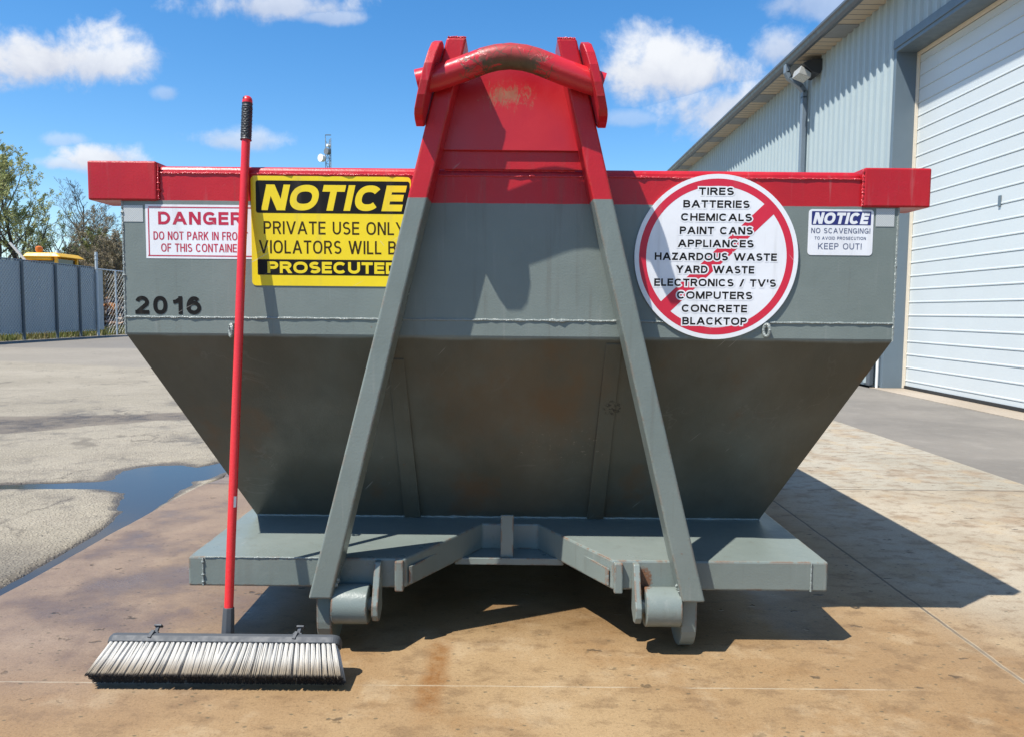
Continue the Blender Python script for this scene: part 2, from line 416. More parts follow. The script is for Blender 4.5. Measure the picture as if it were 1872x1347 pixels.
def lot_mat():
    m, t, bs, pos = mat('worn_asphalt')
    x, y, z = t.sep(pos)
    big = t.noise(pos, .55, 5, .6); mid = t.noise(pos, 3.1, 6, .65)
    col = t.mix(t.step(big, .35, .65), (.29, .255, .185), (.395, .35, .265))
    col = t.mix(t.m('MULTIPLY', t.step(mid, .45, .65), .35), col, (.24, .205, .155))
    # aggregate stones
    vo = t.n('ShaderNodeTexVoronoi', {'Scale': 75.0, 'Randomness': 1.0}); t.put(vo.inputs['Vector'], pos)
    g = t.sep(vo.outputs[1])[0]
    st = t.step(vo.outputs[0], .30, .50, 1, 0)
    col = t.mix(t.m('MULTIPLY', st, .55), t.mix(.45, col, (.12, .105, .085)), t.mix(g, (.18, .15, .105), (.49, .44, .33)))
    vo2 = t.n('ShaderNodeTexVoronoi', {'Scale': 21.0, 'Randomness': 1.0}); t.put(vo2.inputs['Vector'], pos)
    g2 = t.sep(vo2.outputs[1])[1]
    sm = t.m('MULTIPLY', t.step(vo2.outputs[0], .10, .22, 1, 0), t.step(g2, .72, .78))
    col = t.mix(t.m('MULTIPLY', sm, .6), col, t.mix(g2, (.15, .13, .11), (.2, .18, .15)))
    ck = t.n('ShaderNodeTexVoronoi', {'Scale': 1.1}, feature='DISTANCE_TO_EDGE'); t.put(ck.inputs['Vector'], t.vm('ADD', pos, t.scale(t.n('ShaderNodeTexNoise', {'Vector': pos, 'Scale': 3.0, 'Detail': 6.0}).outputs[1], (.7, .7, 0))))
    ckm = t.m('MULTIPLY', t.step(ck.outputs[0], .004, .018, 1, 0), t.step(t.noise(pos, 1.4, 4), .46, .56))
    col = t.mix(t.m('MULTIPLY', ckm, .6), col, (.10, .085, .065))
    gs = t.noise(pos, 120, 4, .85)
    col = t.mix(t.step(gs, .42, .60, 0, .4), col, t.mix(1.0, col, (1.4, 1.38, 1.34), 'MULTIPLY'))
    # darker paving strip further off, near the fence
    far = t.m('MULTIPLY', t.step(t.m('ADD', y, t.m('ADD', t.m('MULTIPLY', x, .35), t.m('MULTIPLY', t.noise(pos, .8, 3), 1.2))), 11.2, 11.8), .55)
    col = t.mix(far, col, (.20, .18, .15))
    far2 = t.step(t.m('ADD', y, t.m('MULTIPLY', t.noise(pos, .6, 3), .8)), 19.0, 20.0)
    col = t.mix(t.m('MULTIPLY', far2, .5), col, (.11, .105, .10))
    # beyond the fence: rough grass and soil
    bx = t.step(t.m('ADD', x, t.m('MULTIPLY', t.noise(pos, 1.2, 3), .6)), -15.2, -14.6, 1, 0)
    off = t.m('MAXIMUM', bx, t.step(y, 60, 64))
    gr = t.mix(t.step(t.noise(pos, 1.7, 6, .7), .4, .62), (.075, .10, .025), (.19, .15, .08))
    col = t.mix(off, col, gr)
    # wet: low ground near the water and one band across the lot
    lown = t.m('ADD', z, t.m('MULTIPLY', t.m('SUBTRACT', t.noise(pos, 7, 6, .7), .5), .020))
    nearm = t.m('MULTIPLY', t.step(t.m('ABSOLUTE', t.m('SUBTRACT', y, 4.2)), 3.5, 5.0, 1, 0), t.step(x, -7, -5, 0, 1))
    wet = t.m('MULTIPLY', t.step(lown, -.0185, -.0065, 1, 0), nearm)
    dX = t.m('ADD', x, 3.9)
    yc = t.m('ADD', 6.72, t.m('MULTIPLY', dX, .55))
    hw = t.m('ADD', .50, t.m('MULTIPLY', dX, -.27))
    bd = t.m('SUBTRACT', t.m('ABSOLUTE', t.m('SUBTRACT', y, yc)), hw)
    bd = t.m('ADD', bd, t.m('MULTIPLY', t.m('SUBTRACT', t.noise(pos, 2.4, 4), .5), .45))
    band = t.m('MULTIPLY', t.step(bd, -.05, .05, 1, 0), t.step(x, -7, -6.2))
    col = t.mix(t.m('MULTIPLY', band, .8), col, (.145, .120, .093))
    # damp lower left corner
    dl = t.m('ADD', t.m('MULTIPLY', t.m('ADD', y, -2.9), 1.0), t.m('MULTIPLY', t.noise(pos, 4, 4), .5))
    damp = t.m('MULTIPLY', t.step(dl, .15, .75, 1, 0), .6)
    wet = t.m('MAXIMUM', wet, damp)
    dk = t.mix(1.0, col, (.36, .34, .33), 'MULTIPLY')
    col = t.mix(wet, col, dk)
    t.put(bs.inputs['Base Color'], col)
    t.put(bs.inputs['Roughness'], t.m('SUBTRACT', .92, t.m('MULTIPLY', wet, .42)))
    h = t.m('ADD', t.m('MULTIPLY', st, .8), t.m('ADD', t.m('MULTIPLY', mid, .8), t.m('MULTIPLY', sm, 1.5)))
    nearb = t.step(y, 5, 20, .8, .12)
    bp = t.n('ShaderNodeBump', {'Distance': .006, 'Height': h}); t.put(bp.inputs['Strength'], nearb)
    t.put(bs.inputs['Normal'], bp.outputs[0])
    return m
me.materials.append(lot_mat())

def concrete(name, kind):
    m, t, bs, pos = mat(name)
    x, y, z = t.sep(pos)
    n_big = t.noise(pos, .8, 5, .6); n_mid = t.noise(pos, 4.2, 6, .65); n_str = t.noise(t.scale(pos, (9, 14, 1)), 1.0, 6, .65)
    if kind == 'slab':
        warm = t.mix(t.step(n_big, .35, .65), (.22, .136, .062), (.29, .20, .104))
        pale = t.mix(t.step(n_big, .35, .65), (.265, .225, .165), (.345, .30, .23))
        grn = t.mix(t.step(n_big, .35, .65), (.27, .25, .20), (.33, .305, .25))
        rightm = t.step(t.m('ADD', x, t.m('MULTIPLY', t.m('SUBTRACT', t.noise(pos, 1.1, 4), .5), .55)), 1.2, 1.75)
        col = t.mix(t.m('MULTIPLY', rightm, t.step(y, 1.6, 2.9)), warm, pale)
        col = t.mix(t.m('MULTIPLY', t.step(y, 4.335, 4.345), .75), col, grn)
        # iron-brown discolouration in patches
        col = t.mix(t.m('MULTIPLY', t.step(t.noise(pos, 2.6, 7, .7), .50, .66), .40), col, (.185, .095, .030))
        col = t.mix(t.m('MULTIPLY', t.step(n_str, .48, .66), .50), col, (.12, .07, .032))
        col = t.mix(t.m('MULTIPLY', t.step(n_mid, .52, .66), .50), col, (.33, .25, .15))
        # left part washed grey-violet, still damp
        lf = t.step(t.m('ADD', x, t.m('MULTIPLY', t.m('SUBTRACT', n_big, .5), 1.6)), -1.35, -.55, 1, 0)
        lf = t.m('MULTIPLY', lf, t.step(y, 1.6, 2.3))
        col = t.mix(t.m('MULTIPLY', lf, .75), col, t.mix(n_mid, (.145, .107, .088), (.22, .168, .136)))
        # rust run
        cx = t.m('ADD', x, t.m('ADD', .205, t.m('MULTIPLY', t.m('SUBTRACT', t.noise(pos, 7, 3), .5), .05)))
        rr = t.m('MULTIPLY', t.step(t.m('ABSOLUTE', cx), .004, .055, 1, 0), t.step(y, 1.72, 1.98))
        rr = t.m('MULTIPLY', rr, t.step(y, 2.15, 2.35, 1, 0))
        col = t.mix(t.m('MULTIPLY', rr, t.step(t.noise(pos, 26, 5, .7), .3, .65, .4, .95)), col, (.165, .066, .010))
        # fine mottling and trowel marks
        fm = t.noise(t.scale(pos, (38, 46, 1)), 1.0, 6, .75)
        col = t.mix(t.m('MULTIPLY', t.step(fm, .52, .70), .40), col, t.mix(1.0, col, (.62, .58, .52), 'MULTIPLY'))
        col = t.mix(t.m('MULTIPLY', t.step(t.noise(t.scale(pos, (26, 34, 1)), 1.3, 6, .75), .54, .72), .32), col, t.mix(1.0, col, (1.35, 1.32, 1.3), 'MULTIPLY'))
        gt_ = t.noise(pos, 165, 4, .85)
        col = t.mix(t.step(gt_, .40, .60, 0, .38), col, t.mix(1.0, col, (1.45, 1.42, 1.38), 'MULTIPLY'))
        col = t.mix(t.step(t.noise(pos, 105, 5, .85), .52, .64, 0, .55), col, t.mix(1.0, col, (.5, .47, .42), 'MULTIPLY'))
        # unseen near slab made dark and wet to cut bounce onto the container
        bounce_cut = t.step(t.m('ADD', y, t.m('MULTIPLY', t.m('SUBTRACT', n_big, .5), .8)), 1.1, 1.6, 1, 0)
        col = t.mix(t.m('MULTIPLY', bounce_cut, .8), col, t.mix(1.0, col, (.42, .40, .38), 'MULTIPLY'))
        # pits and dark specks
        vo = t.n('ShaderNodeTexVoronoi', {'Scale': 8.5}); t.put(vo.inputs['Vector'], t.vm('ADD', t.scale(pos, (1, 1.8, 1)), t.scale(t.n('ShaderNodeTexNoise', {'Vector': pos, 'Scale': 35.0}).outputs[1], (.09, .09, 0))))
        sp = t.m('MULTIPLY', t.step(vo.outputs[0], .07, .16, 1, 0), t.step(t.sep(vo.outputs[1])[0], .42, .50))
        sp = t.m('MULTIPLY', sp, t.step(t.noise(pos, 2.2, 3), .36, .50))
        col = t.mix(t.m('MULTIPLY', sp, .75), col, (.05, .034, .018))
        vo3 = t.n('ShaderNodeTexVoronoi', {'Scale': 31.0}); t.put(vo3.inputs['Vector'], t.scale(pos, (1, 1.6, 1)))
        sp3 = t.m('MULTIPLY', t.step(vo3.outputs[0], .10, .24, 1, 0), t.step(t.sep(vo3.outputs[1])[1], .66, .74))
        col = t.mix(t.m('MULTIPLY', sp3, .7), col, (.06, .055, .033))
        # sawn joints: X = 1.41, Y = 1.985, Y = 4.34
        wv = t.m('MULTIPLY', t.m('SUBTRACT', t.noise(pos, 9, 4), .5), .012)
        j1 = t.m('ABSOLUTE', t.m('ADD', t.m('SUBTRACT', x, 1.413), wv))
        j2 = t.m('ABSOLUTE', t.m('ADD', t.m('SUBTRACT', y, 1.983), t.m('MULTIPLY', wv, .6)))
        j3 = t.m('ABSOLUTE', t.m('ADD', t.m('SUBTRACT', y, 4.34), t.m('MULTIPLY', wv, 1.6)))
        br = t.step(t.noise(pos, 3.3, 4), .38, .5)
        pal = t.m('MAXIMUM', t.m('MULTIPLY', t.step(j1, .006, .011, 1, 0), t.step(y, 2.5, 2.7, 1, 0)), t.m('MULTIPLY', t.step(j2, .0012, .0042, 1, 0), br))
        col = t.mix(t.m('MULTIPLY', t.m('MULTIPLY', pal, t.step(t.noise(pos, 14, 4), .3, .6, .35, 1)), .42), col, (.44, .40, .31))
        crk = t.m('MAXIMUM', t.m('MULTIPLY', t.step(j1, .003, .007, 1, 0), t.step(y, 2.2, 2.6, .6, 1)), t.m('MULTIPLY', t.step(j3, .004, .010, 1, 0), t.step(t.noise(pos, 4, 4), .4, .5)))
        col = t.mix(t.m('MULTIPLY', crk, .85), col, (.07, .055, .04))
        # damp film
        wetn = t.m('ADD', t.noise(pos, 1.3, 5, .6), t.m('MULTIPLY', t.step(x, -1.6, .2, .22, 0), t.step(y, 1.7, 2.3)))
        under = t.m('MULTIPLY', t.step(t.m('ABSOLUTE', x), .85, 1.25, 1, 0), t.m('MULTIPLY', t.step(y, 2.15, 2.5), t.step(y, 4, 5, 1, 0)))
        wet = t.m('MAXIMUM', t.m('MAXIMUM', t.step(wetn, .66, .84), t.m('MULTIPLY', under, .8)), t.m('MULTIPLY', bounce_cut, .7))
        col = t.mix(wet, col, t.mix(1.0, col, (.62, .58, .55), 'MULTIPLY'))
        t.put(bs.inputs['Roughness'], t.m('SUBTRACT', t.step(n_mid, .3, .7, .62, .82), t.m('MULTIPLY', wet, .42)))
        h = t.m('ADD', t.m('ADD', t.m('MULTIPLY', t.noise(pos, 130, 3), .35), t.m('MULTIPLY', n_str, .4)), t.m('ADD', t.m('MULTIPLY', n_mid, .5), t.m('MULTIPLY', t.m('ADD', crk, sp), -1.6)))
        t.put(bs.inputs['Normal'], t.bump(h, .35, .006))
    else:
        a, b = {'asphalt': ((.145, .131, .112), (.19, .171, .145)), 'sill': ((.31, .255, .19), (.38, .32, .25))}[kind]
        col = t.mix(t.step(n_big, .35, .65), a, b)
        col = t.mix(t.m('MULTIPLY', t.step(n_mid, .5, .7), .3), col, (.27, .25, .22))
        vo = t.n('ShaderNodeTexVoronoi', {'Scale': 60.0}); t.put(vo.inputs['Vector'], pos)
        col = t.mix(t.m('MULTIPLY', t.sep(vo.outputs[1])[0], .25), col, (.17, .16, .145))
        t.put(bs.inputs['Roughness'], t.step(n_mid, .3, .7, .7, .9))
        t.put(bs.inputs['Normal'], t.bump(t.m('ADD', t.noise(pos, 90, 3), n_mid), .3, .006))
    t.put(bs.inputs['Base Color'], col)
    return m
# slab: one sheet with a ragged left edge
b = MB(); yy = np.arange(-6, 42, .05); rngs = np.random.RandomState(2)
ed = SLABX + np.convolve(rngs.rand(len(yy) + 8) - .5, np.ones(9) / 9, 'valid')[:len(yy)] * .035
ed = ed + np.where((yy > 4.25) & (yy < 4.75), (.5 - np.abs(yy - 4.5) * 2) * .12, 0)
pts_l = [(e, y_) for e, y_ in zip(ed, yy)]
vs = [(p[0], p[1], 0.0) for p in pts_l] + [(p[0] - .004, p[1], -.07) for p in pts_l] + [(3.06, p[1], 0.0) for p in pts_l]
n = len(pts_l); fs = []
for i in range(n - 1):
    fs.append((i, 2 * n + i, 2 * n + i + 1, i + 1)); fs.append((n + i, i, i + 1, n + i + 1))
b.add(vs, fs)
tag(b.build('concrete_slab', concrete('stained_concrete', 'slab')), 'tan stained concrete slab with sawn joints', None, None, 'structure')
b = MB(); b.box(3.06, 4.93, -6, 42, -.05, -.004)
tag(b.build('asphalt_strip', concrete('grey_asphalt', 'asphalt')), 'grey asphalt strip beside the shed', None, None, 'structure')
b = MB(); b.box(4.93, 5.36, -6, 10.52, -.05, .004)
tag(b.build('concrete_sill', concrete('sill_concrete', 'sill')), 'pale concrete sill in front of the garage door', None, None, 'structure')

# water standing along the slab edge
def water_mat():
    m, t, bs, pos = mat('standing_water')
    bs.inputs['Base Color'].default_value = (.035, .034, .033, 1); bs.inputs['Roughness'].default_value = .10
    bs.inputs['IOR'].default_value = 1.33; bs.inputs['Specular IOR Level'].default_value = .5
    t.put(bs.inputs['Normal'], t.bump(t.noise(pos, 5, 2), .02, .01)); return m
b = MB(); b.add([(-6.5, .3, -.0205), (SLABX + .06, .3, -.0205), (SLABX + .06, 8.5, -.0205), (-6.5, 8.5, -.0205)], [(0, 1, 2, 3)])
tag(b.build('puddle_water', water_mat()), 'shallow puddle along the slab edge', None, None, 'structure')

# ================================================================== BUILDING
BA = .01
def bx(X0, Y): return X0 + BA * Y
WX, DXP = 4.975, 5.265
bld = thing('metal_shed', 'long pale blue corrugated metal shed with a tall white overhead door', 'shed', (5.3, 16, 0))
M_WALL = simple('pale_blue_cladding', (.34, .405, .415), .42, var=.05, scale=2.0, bump=.05, bscale=30)
M_TRIM = simple('slate_blue_trim', (.12, .16, .19), .42, var=.06, scale=4)
M_GUT = simple('dark_slate_gutter', (.085, .10, .115), .35, var=.08, scale=4)
M_SOF = simple('cream_soffit', (.45, .38, .28), .55, var=.06, scale=5)
M_SOFD = simple('grey_soffit_vent', (.22, .235, .24), .6, var=.06, scale=5)
M_DOOR = simple('white_door_steel', (.55, .59, .59), .35, var=.06, scale=1.2, bump=.06, bscale=120)
M_DARK = simple('black_rubber', (.02, .02, .02), .6)
M_CREAM = simple('cream_weatherstrip', (.66, .58, .46), .6)
M_ROOF = simple('roof_steel', (.25, .27, .28), .4)
# ribbed wall: profile along Y
def ribbed(y0, y1, z0, z1, pitch=.203, dep=.034):
    b = MB(); prof = []; y = y0
    while y < y1:
        for dy_, d_ in ((0, 0), (.070, 0), (.092, dep), (.128, dep), (.150, 0)):
            if y + dy_ <= y1: prof.append((y + dy_, d_))
        y += pitch
    prof.append((y1, 0))
    n = len(prof); vs = [(bx(WX, p[0]) - p[1], p[0], z0) for p in prof] + [(bx(WX, p[0]) - p[1], p[0], z1) for p in prof]
    return b.add(vs, [(i, i + 1, n + i + 1, n + i) for i in range(n - 1)])
DY0, DY1, DZ = 5.9, 10.45, 4.47
rb = ribbed(DY1, 34.0, .03, 5.27)
r2 = ribbed(DY0 - .2, DY1, DZ + .12, 5.27); rb.add(r2.v, r2.f)
r3 = ribbed(-4.0, DY0, .03, 5.27); rb.add(r3.v, r3.f)
rb.build('wall', M_WALL, bld)
# far end and back walls, roof
b = MB(); b.add([(bx(WX, 34), 34, 0), (17, 34, 0), (17, 34, 5.3), (11, 34, 7.4), (bx(WX, 34), 34, 5.3)], [(0, 1, 2, 3, 4)])
b.add([(17, -4, 0), (17, 34, 0), (17, 34, 5.3), (17, -4, 5.3)], [(0, 1, 2, 3)])
b.add([(bx(WX, -4), -4, 0), (17, -4, 0), (17, -4, 5.3), (11, -4, 7.4), (bx(WX, -4), -4, 5.3)], [(0, 1, 2, 3, 4)])
b.build('end_wall', M_WALL, bld)
b = MB(); ex = 4.55
b.hexa([(bx(ex, -4.4), -4.4, 5.40), (11, -4.4, 7.44), (11, 34.4, 7.44), (bx(ex, 34.4), 34.4, 5.40)], [(bx(ex, -4.4), -4.4, 5.44), (11, -4.4, 7.5), (11, 34.4, 7.5), (bx(ex, 34.4), 34.4, 5.44)])
b.hexa([(11.002, -4.4, 7.44), (17.4, -4.4, 5.2), (17.4, 34.4, 5.2), (11.002, 34.4, 7.44)], [(11.002, -4.4, 7.5), (17.4, -4.4, 5.26), (17.4, 34.4, 5.26), (11.002, 34.4, 7.5)])
b.build('roof', M_ROOF, bld)
# soffit boards
def ysl(X0, X1, y0, y1, z0, z1):
    b = MB(); b.hexa([(bx(X0, y0), y0, z0), (bx(X1, y0), y0, z0), (bx(X1, y1), y1, z0), (bx(X0, y1), y1, z0)], [(bx(X0, y0), y0, z1), (bx(X1, y0), y0, z1), (bx(X1, y1), y1, z1), (bx(X0, y1), y1, z1)]); return b
b = MB(); bd = MB(); y = -4.3
per = 1.83
while y < 34.2:
    q = ysl(4.63, WX - .002, y, min(y + 1.28, 34.3), 5.262, 5.28); b.add(q.v, q.f)
    for k in range(7):
        q = ysl(4.631, WX - .004, y + .02 + k * .18, min(y + .03 + k * .18, 34.29), 5.258, 5.2625); bd.add(q.v, q.f)
    q = ysl(4.632, WX - .003, y + 1.285, min(y + per - .005, 34.3), 5.254, 5.272); bd.add(q.v, q.f)
    y += per
sf = b.build('soffit', M_SOF, bld); bd.build('soffit_vent', M_SOFD, sf, root=bld)
# gutter: K-profile
prof = [(4.63, 5.262), (4.575, 5.262), (4.545, 5.30), (4.53, 5.345), (4.505, 5.36), (4.505, 5.395), (4.515, 5.395), (4.515, 5.37), (4.63, 5.39)]
b = MB(); n = len(prof); vs = [(bx(p[0], -4.4), -4.4, p[1]) for p in prof] + [(bx(p[0], 34.4), 34.4, p[1]) for p in prof]
b.add(vs, [(i, (i + 1) % n, n + (i + 1) % n, n + i) for i in range(n)] + [tuple(range(n)), tuple(range(n, 2 * n))])
b.build('gutter', M_GUT, bld, bevel=.003)
# opening: jamb, header, door
b = MB(); q = ysl(WX - .018, DXP, DY1 - .012, DY1 + .06, 0.004, DZ + .13); b.add(q.v, q.f)
q = ysl(WX - .018, DXP, DY0 - .06, DY0 + .012, 0.004, DZ + .13); b.add(q.v, q.f)
q = ysl(WX - .020, DXP, DY0 + .012, DY1 - .012, DZ, DZ + .128); b.add(q.v, q.f)
q = ysl(WX - .036, WX - .02, DY0 - .07, DY1 + .045, DZ + .05, DZ + .16); b.add(q.v, q.f)
b.build('door_frame', M_TRIM, bld, bevel=.004)
b = MB(); q = ysl(DXP - .035, DXP - .004, DY1 - .045, DY1 - .0125, .01, DZ - .002); b.add(q.v, q.f)
q = ysl(DXP - .035, DXP - .004, DY0 + .0125, DY1 - .046, DZ - .045, DZ - .003); b.add(q.v, q.f)
b.build('weather_strip', M_CREAM, bld)
# sectional door: profile in (depth, z)
b = MB(); prof = [(0, .045)]; z = .105
k = 0
while z < DZ:
    prof += [(0, z - .009), (.009, z - .005), (.009, z), (-.005, z + .005), (-.005, z + .018), (0, z + .024)]
    k += 1; z += .176
prof.append((0, DZ - .05)); n = len(prof)
vs = [(bx(DXP + p[0], DY0 + .02), DY0 + .02, p[1]) for p in prof] + [(bx(DXP + p[0], DY1 - .02), DY1 - .02, p[1]) for p in prof]
b.add(vs, [(i, i + 1, n + i + 1, n + i) for i in range(n - 1)])
gd = b.build('overhead_door', M_DOOR, bld)
b = MB(); q = ysl(DXP - .02, DXP + .02, DY0 + .03, DY1 - .03, .008, .045); b.add(q.v, q.f); b.build('bottom_seal', M_DARK, gd, root=bld)
b = MB(); pz = at(1829, 368, X=5.35); q = ysl(DXP - .018, DXP - .002, pz.y - .02, pz.y + .02, pz.z - .06, pz.z + .06); b.add(q.v, q.f)
b.build('lock_plate', M_TRIM, gd, root=bld, bevel=.003)
# base flashing
b = ysl(WX - .008, WX + .02, DY1 + .062, 34, 0.0, .05); b.build('base_flashing', M_TRIM, bld)
# downspout with elbow
b = MB(); yd = 13.6
xw = bx(WX, yd)
pth = [(bx(4.57, yd), yd, 5.27), (bx(4.57, yd), yd, 5.16), (bx(4.62, yd), yd, 5.07), (xw - .16, yd, 4.93), (xw - .09, yd, 4.84), (xw - .09, yd, 4.74), (xw - .09, yd, .12), (xw - .16, yd, .05)]
for p, q in zip(pth[:-1], pth[1:]):
    d_ = (Vector(q) - Vector(p)).normalized() * .02
    b.bar(Vector(p) - d_, Vector(q) + d_, .105, .085, up=(1, 0, .001))
dn = b.build('downspout', simple('blue_downspout', (.16, .20, .235), .4), bld, bevel=.012)
b = MB(); yd = 10.70; xw = bx(WX, yd)
b.box(xw - .10, xw - .038, yd - .05, yd + .05, .02, 1.9); b.build('conduit', M_GUT, bld, bevel=.01)
b = MB(); xw = bx(WX, 10.5); b.tube([(xw - .06, 10.5, 0), (xw - .06, 10.5, 1.9)], .018, 8); b.build('white_pipe', simple('white_pvc', (.7, .7, .68), .4), bld)
# wall light
b = MB(); yl = 13.15; xw = bx(WX, yl)
b.prism([(xw - .036, 5.02), (xw - .036, 5.20), (xw - .20, 5.20), (xw - .36, 5.12), (xw - .20, 4.98), (xw - .07, 4.95)], 1, yl - .19, yl + .19)
wl = b.build('wall_light', simple('bronze_housing', (.03, .032, .034), .4), bld, bevel=.01)
b = MB()
b.hexa([(xw - .205, yl - .17, 4.97), (xw - .205, yl + .17, 4.97), (xw - .375, yl + .17, 5.09), (xw - .375, yl - .17, 5.09)],
       [(xw - .21, yl - .17, 4.90), (xw - .21, yl + .17, 4.90), (xw - .41, yl + .15, 4.97), (xw - .41, yl - .15, 4.97)])
b.build('lens', simple('prismatic_lens', (.40, .40, .37), .25, bump=.3, bscale=60), wl, root=bld, bevel=.008)

# ================================================================== WASTE CONTAINER
CX = -.009
YF = 2.248
ct = thing('waste_container', 'grey and red hook-lift waste container covered in warning stickers', 'waste container', (CX, 3.9, 0))
def part(b, name, m, parent=None, **kw):
    return b.build(name, m, parent or ct, root=ct, **kw)
ZT, ZB, ZP = 1.392, .922, .266
HW, HB = 1.126, .8975
YR, YBK = 5.50, 5.08       # rear
ybf = 2.695
# hopper: outer and inner skins
def ring(hw, yf, yr, z): return [(CX - hw, yf, z), (CX + hw, yf, z), (CX + hw, yr, z), (CX - hw, yr, z)]
t_ = .006
# upper plate slightly proud of the lower strip (welded at Z=.975)
b = MB()
outer = [ring(HW, YF, YR, ZT), ring(HW, YF, YR, ZB + .006), ring(HW - .003, YF + .002, YR - .002, ZB), ring(HB, ybf, YBK, ZP)]
inner = [ring(HW - t_, YF + t_, YR - t_, ZT), ring(HW - t_, YF + t_, YR - t_, ZB + .006), ring(HW - t_ - .004, YF + t_ + .004, YR - t_ - .004, ZB), ring(HB - t_, ybf + t_, YBK - t_, ZP + t_)]
rs = outer + inner[::-1]
vs = [p for r_ in rs for p in r_]; fs = []
for k in range(len(rs) - 1):
    for i in range(4):
        fs.append((k * 4 + i, k * 4 + (i + 1) % 4, (k + 1) * 4 + (i + 1) % 4, (k + 1) * 4 + i))
fs.append((7 * 4, 7 * 4 + 1, 7 * 4 + 2, 7 * 4 + 3))
for i in range(4): fs.append((i, 28 - 28 + i, i, i)) if False else None
b.add(vs, [f for f in fs if f])
# close the top lip
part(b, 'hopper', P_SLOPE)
# rim tube along front, sides, rear
def rim_tube(p, q, wy, name='rim'):
    b = MB(); b.bar(p, q, wy, .085); return part(b, name, P_TWO, bevel=.018, seg=4)
b = MB(); b.box(CX - 1.03, CX + 1.02, YF + .003, YF + .09, 1.335, 1.412); part(b, 'rim', P_RED, bevel=.02, seg=4)
b = MB(); b.box(CX - 1.03, CX + 1.02, YR - .09, YR - .003, 1.335, 1.412); part(b, 'rim', P_RED, bevel=.02, seg=4)
for sx in (-1, 1):
    b = MB(); xa, xb = sorted((CX + sx * 1.117, CX + sx * 1.218)); b.box(xa, xb, YF + .12, YR - .12, 1.316, 1.416); part(b, 'rim', P_RED, bevel=.014, seg=3)
# corner caps
for sx, (xa, xb), (yf_, dz_) in ((-1, (1.0205, 1.2190), (YF - .010, .002)), (1, (1.0180, 1.2115), (YF - .010, .002))):
    for yy_, y2 in ((yf_, YF + .125), (YR - .125, YR + .01)):
        b = MB()
        x0, x1 = (CX - xb, CX - xa) if sx < 0 else (CX + xa, CX + xb)
        b.box(x0, x1, yy_, y2, 1.309, 1.421)
        part(b, 'corner_cap', P_RED, bevel=.005)
# weld beads: wobbling beads
def bead(p, q, r=.0042, n=160, jit=.38, name='weld_bead'):
    r = r * .74
    p, q = Vector(p), Vector(q); rg = random.Random(int(abs(p.x * 1000 + q.z * 3000))); pts = []; rad = []
    for i in range(n + 1):
        a = i / n
        pts.append(p.lerp(q, a) + Vector((0, rg.uniform(-.6, .3) * r * jit, rg.uniform(-1, 1) * r * jit * .7))); rad.append(r * (1 + rg.uniform(-jit, jit) * .7 + (.9 if rg.random() < .035 else 0)))
    b = MB(); b.tube(pts, rad, 7); return part(b, name, P_WELD, smooth=True)
bead((CX - HW + .004, YF, .974), (CX + HW - .004, YF, .974))
bead((CX - 1.02, YF - .0005, 1.389), (CX + 1.015, YF - .0005, 1.389), .0038)
bead((CX - HW + .001, YF + .001, ZB), (CX - HW + .001, YF + .001, 1.308), .0045, 60)
bead((CX + HW - .001, YF + .001, ZB), (CX + HW - .001, YF + .001, 1.308), .0045, 60)
bead((CX - HB, ybf - .003, ZP + .002), (CX + HB, ybf - .003, ZP + .002), .005, 120)
bead((CX + 1.0165, YF - .006, 1.312), (CX + 1.0165, YF - .006, 1.415), .005, 30)
bead((CX - 1.0175, YF - .004, 1.312), (CX - 1.0175, YF - .004, 1.415), .004, 30)
# ribs on the sloping face
def slope_pt(x, s, off=0.0):   # s 0 at top bend, 1 at bottom
    nrm = Vector((0, -(ZB - ZP), -(ybf - YF))).normalized()
    return Vector((x, YF + (ybf - YF) * s, ZB + (ZP - ZB) * s)) + nrm * off
for xc, s0 in ((-.340, .10), (.310, .02)):
    b = MB(); hw = .029
    a = [slope_pt(CX + xc - hw * .85, s0, 0), slope_pt(CX + xc + hw * .85, s0, 0), slope_pt(CX + xc + hw, 1, 0), slope_pt(CX + xc - hw, 1, 0)]
    c = [slope_pt(CX + xc - hw * .80, s0 + .004, .0015), slope_pt(CX + xc + hw * .80, s0 + .004, .0015), slope_pt(CX + xc + hw, .985, .012), slope_pt(CX + xc - hw, .985, .012)]
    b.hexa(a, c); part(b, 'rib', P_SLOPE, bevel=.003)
# lashing rings
for px, py in ((425, 604), (1399, 604)):
    p = at(px, py, Y=YF); b = MB(); R_ = .013
    b.tube([(p.x + R_ * .5 * cos(a), YF - .012 - R_ * .55 * cos(a) * 1.0, p.z + R_ * 1.35 * sin(a)) for a in np.linspace(0, 2 * pi, 15)], .0048, 8)
    b.box(p.x - .006, p.x + .006, YF - .012, YF + .002, p.z + .008, p.z + .02)
    part(b, 'lashing_ring', P_WELD, smooth=True)

# base platform with V notch
b = MB()
pl = [(CX - .950, 2.23), (-.312, 2.23), (-.098, 2.612), (.095, 2.612), (.305, 2.23), (CX + .956, 2.23), (CX + .956, 5.55), (CX - .950, 5.55)]
b.prism(pl, 2, .176, ZP); part(b, 'platform', P_GREY, bevel=.006)
bead((CX - .90, 2.2295, ZP - .001), (CX - .56, 2.2295, ZP - .001), .0022, 60)
bead((CX - .905, 2.2285, .178), (CX - .905, 2.2285, ZP - .002), .0035, 20)
bead((CX + .905, 2.2285, .178), (CX + .905, 2.2285, ZP - .002), .0035, 20)
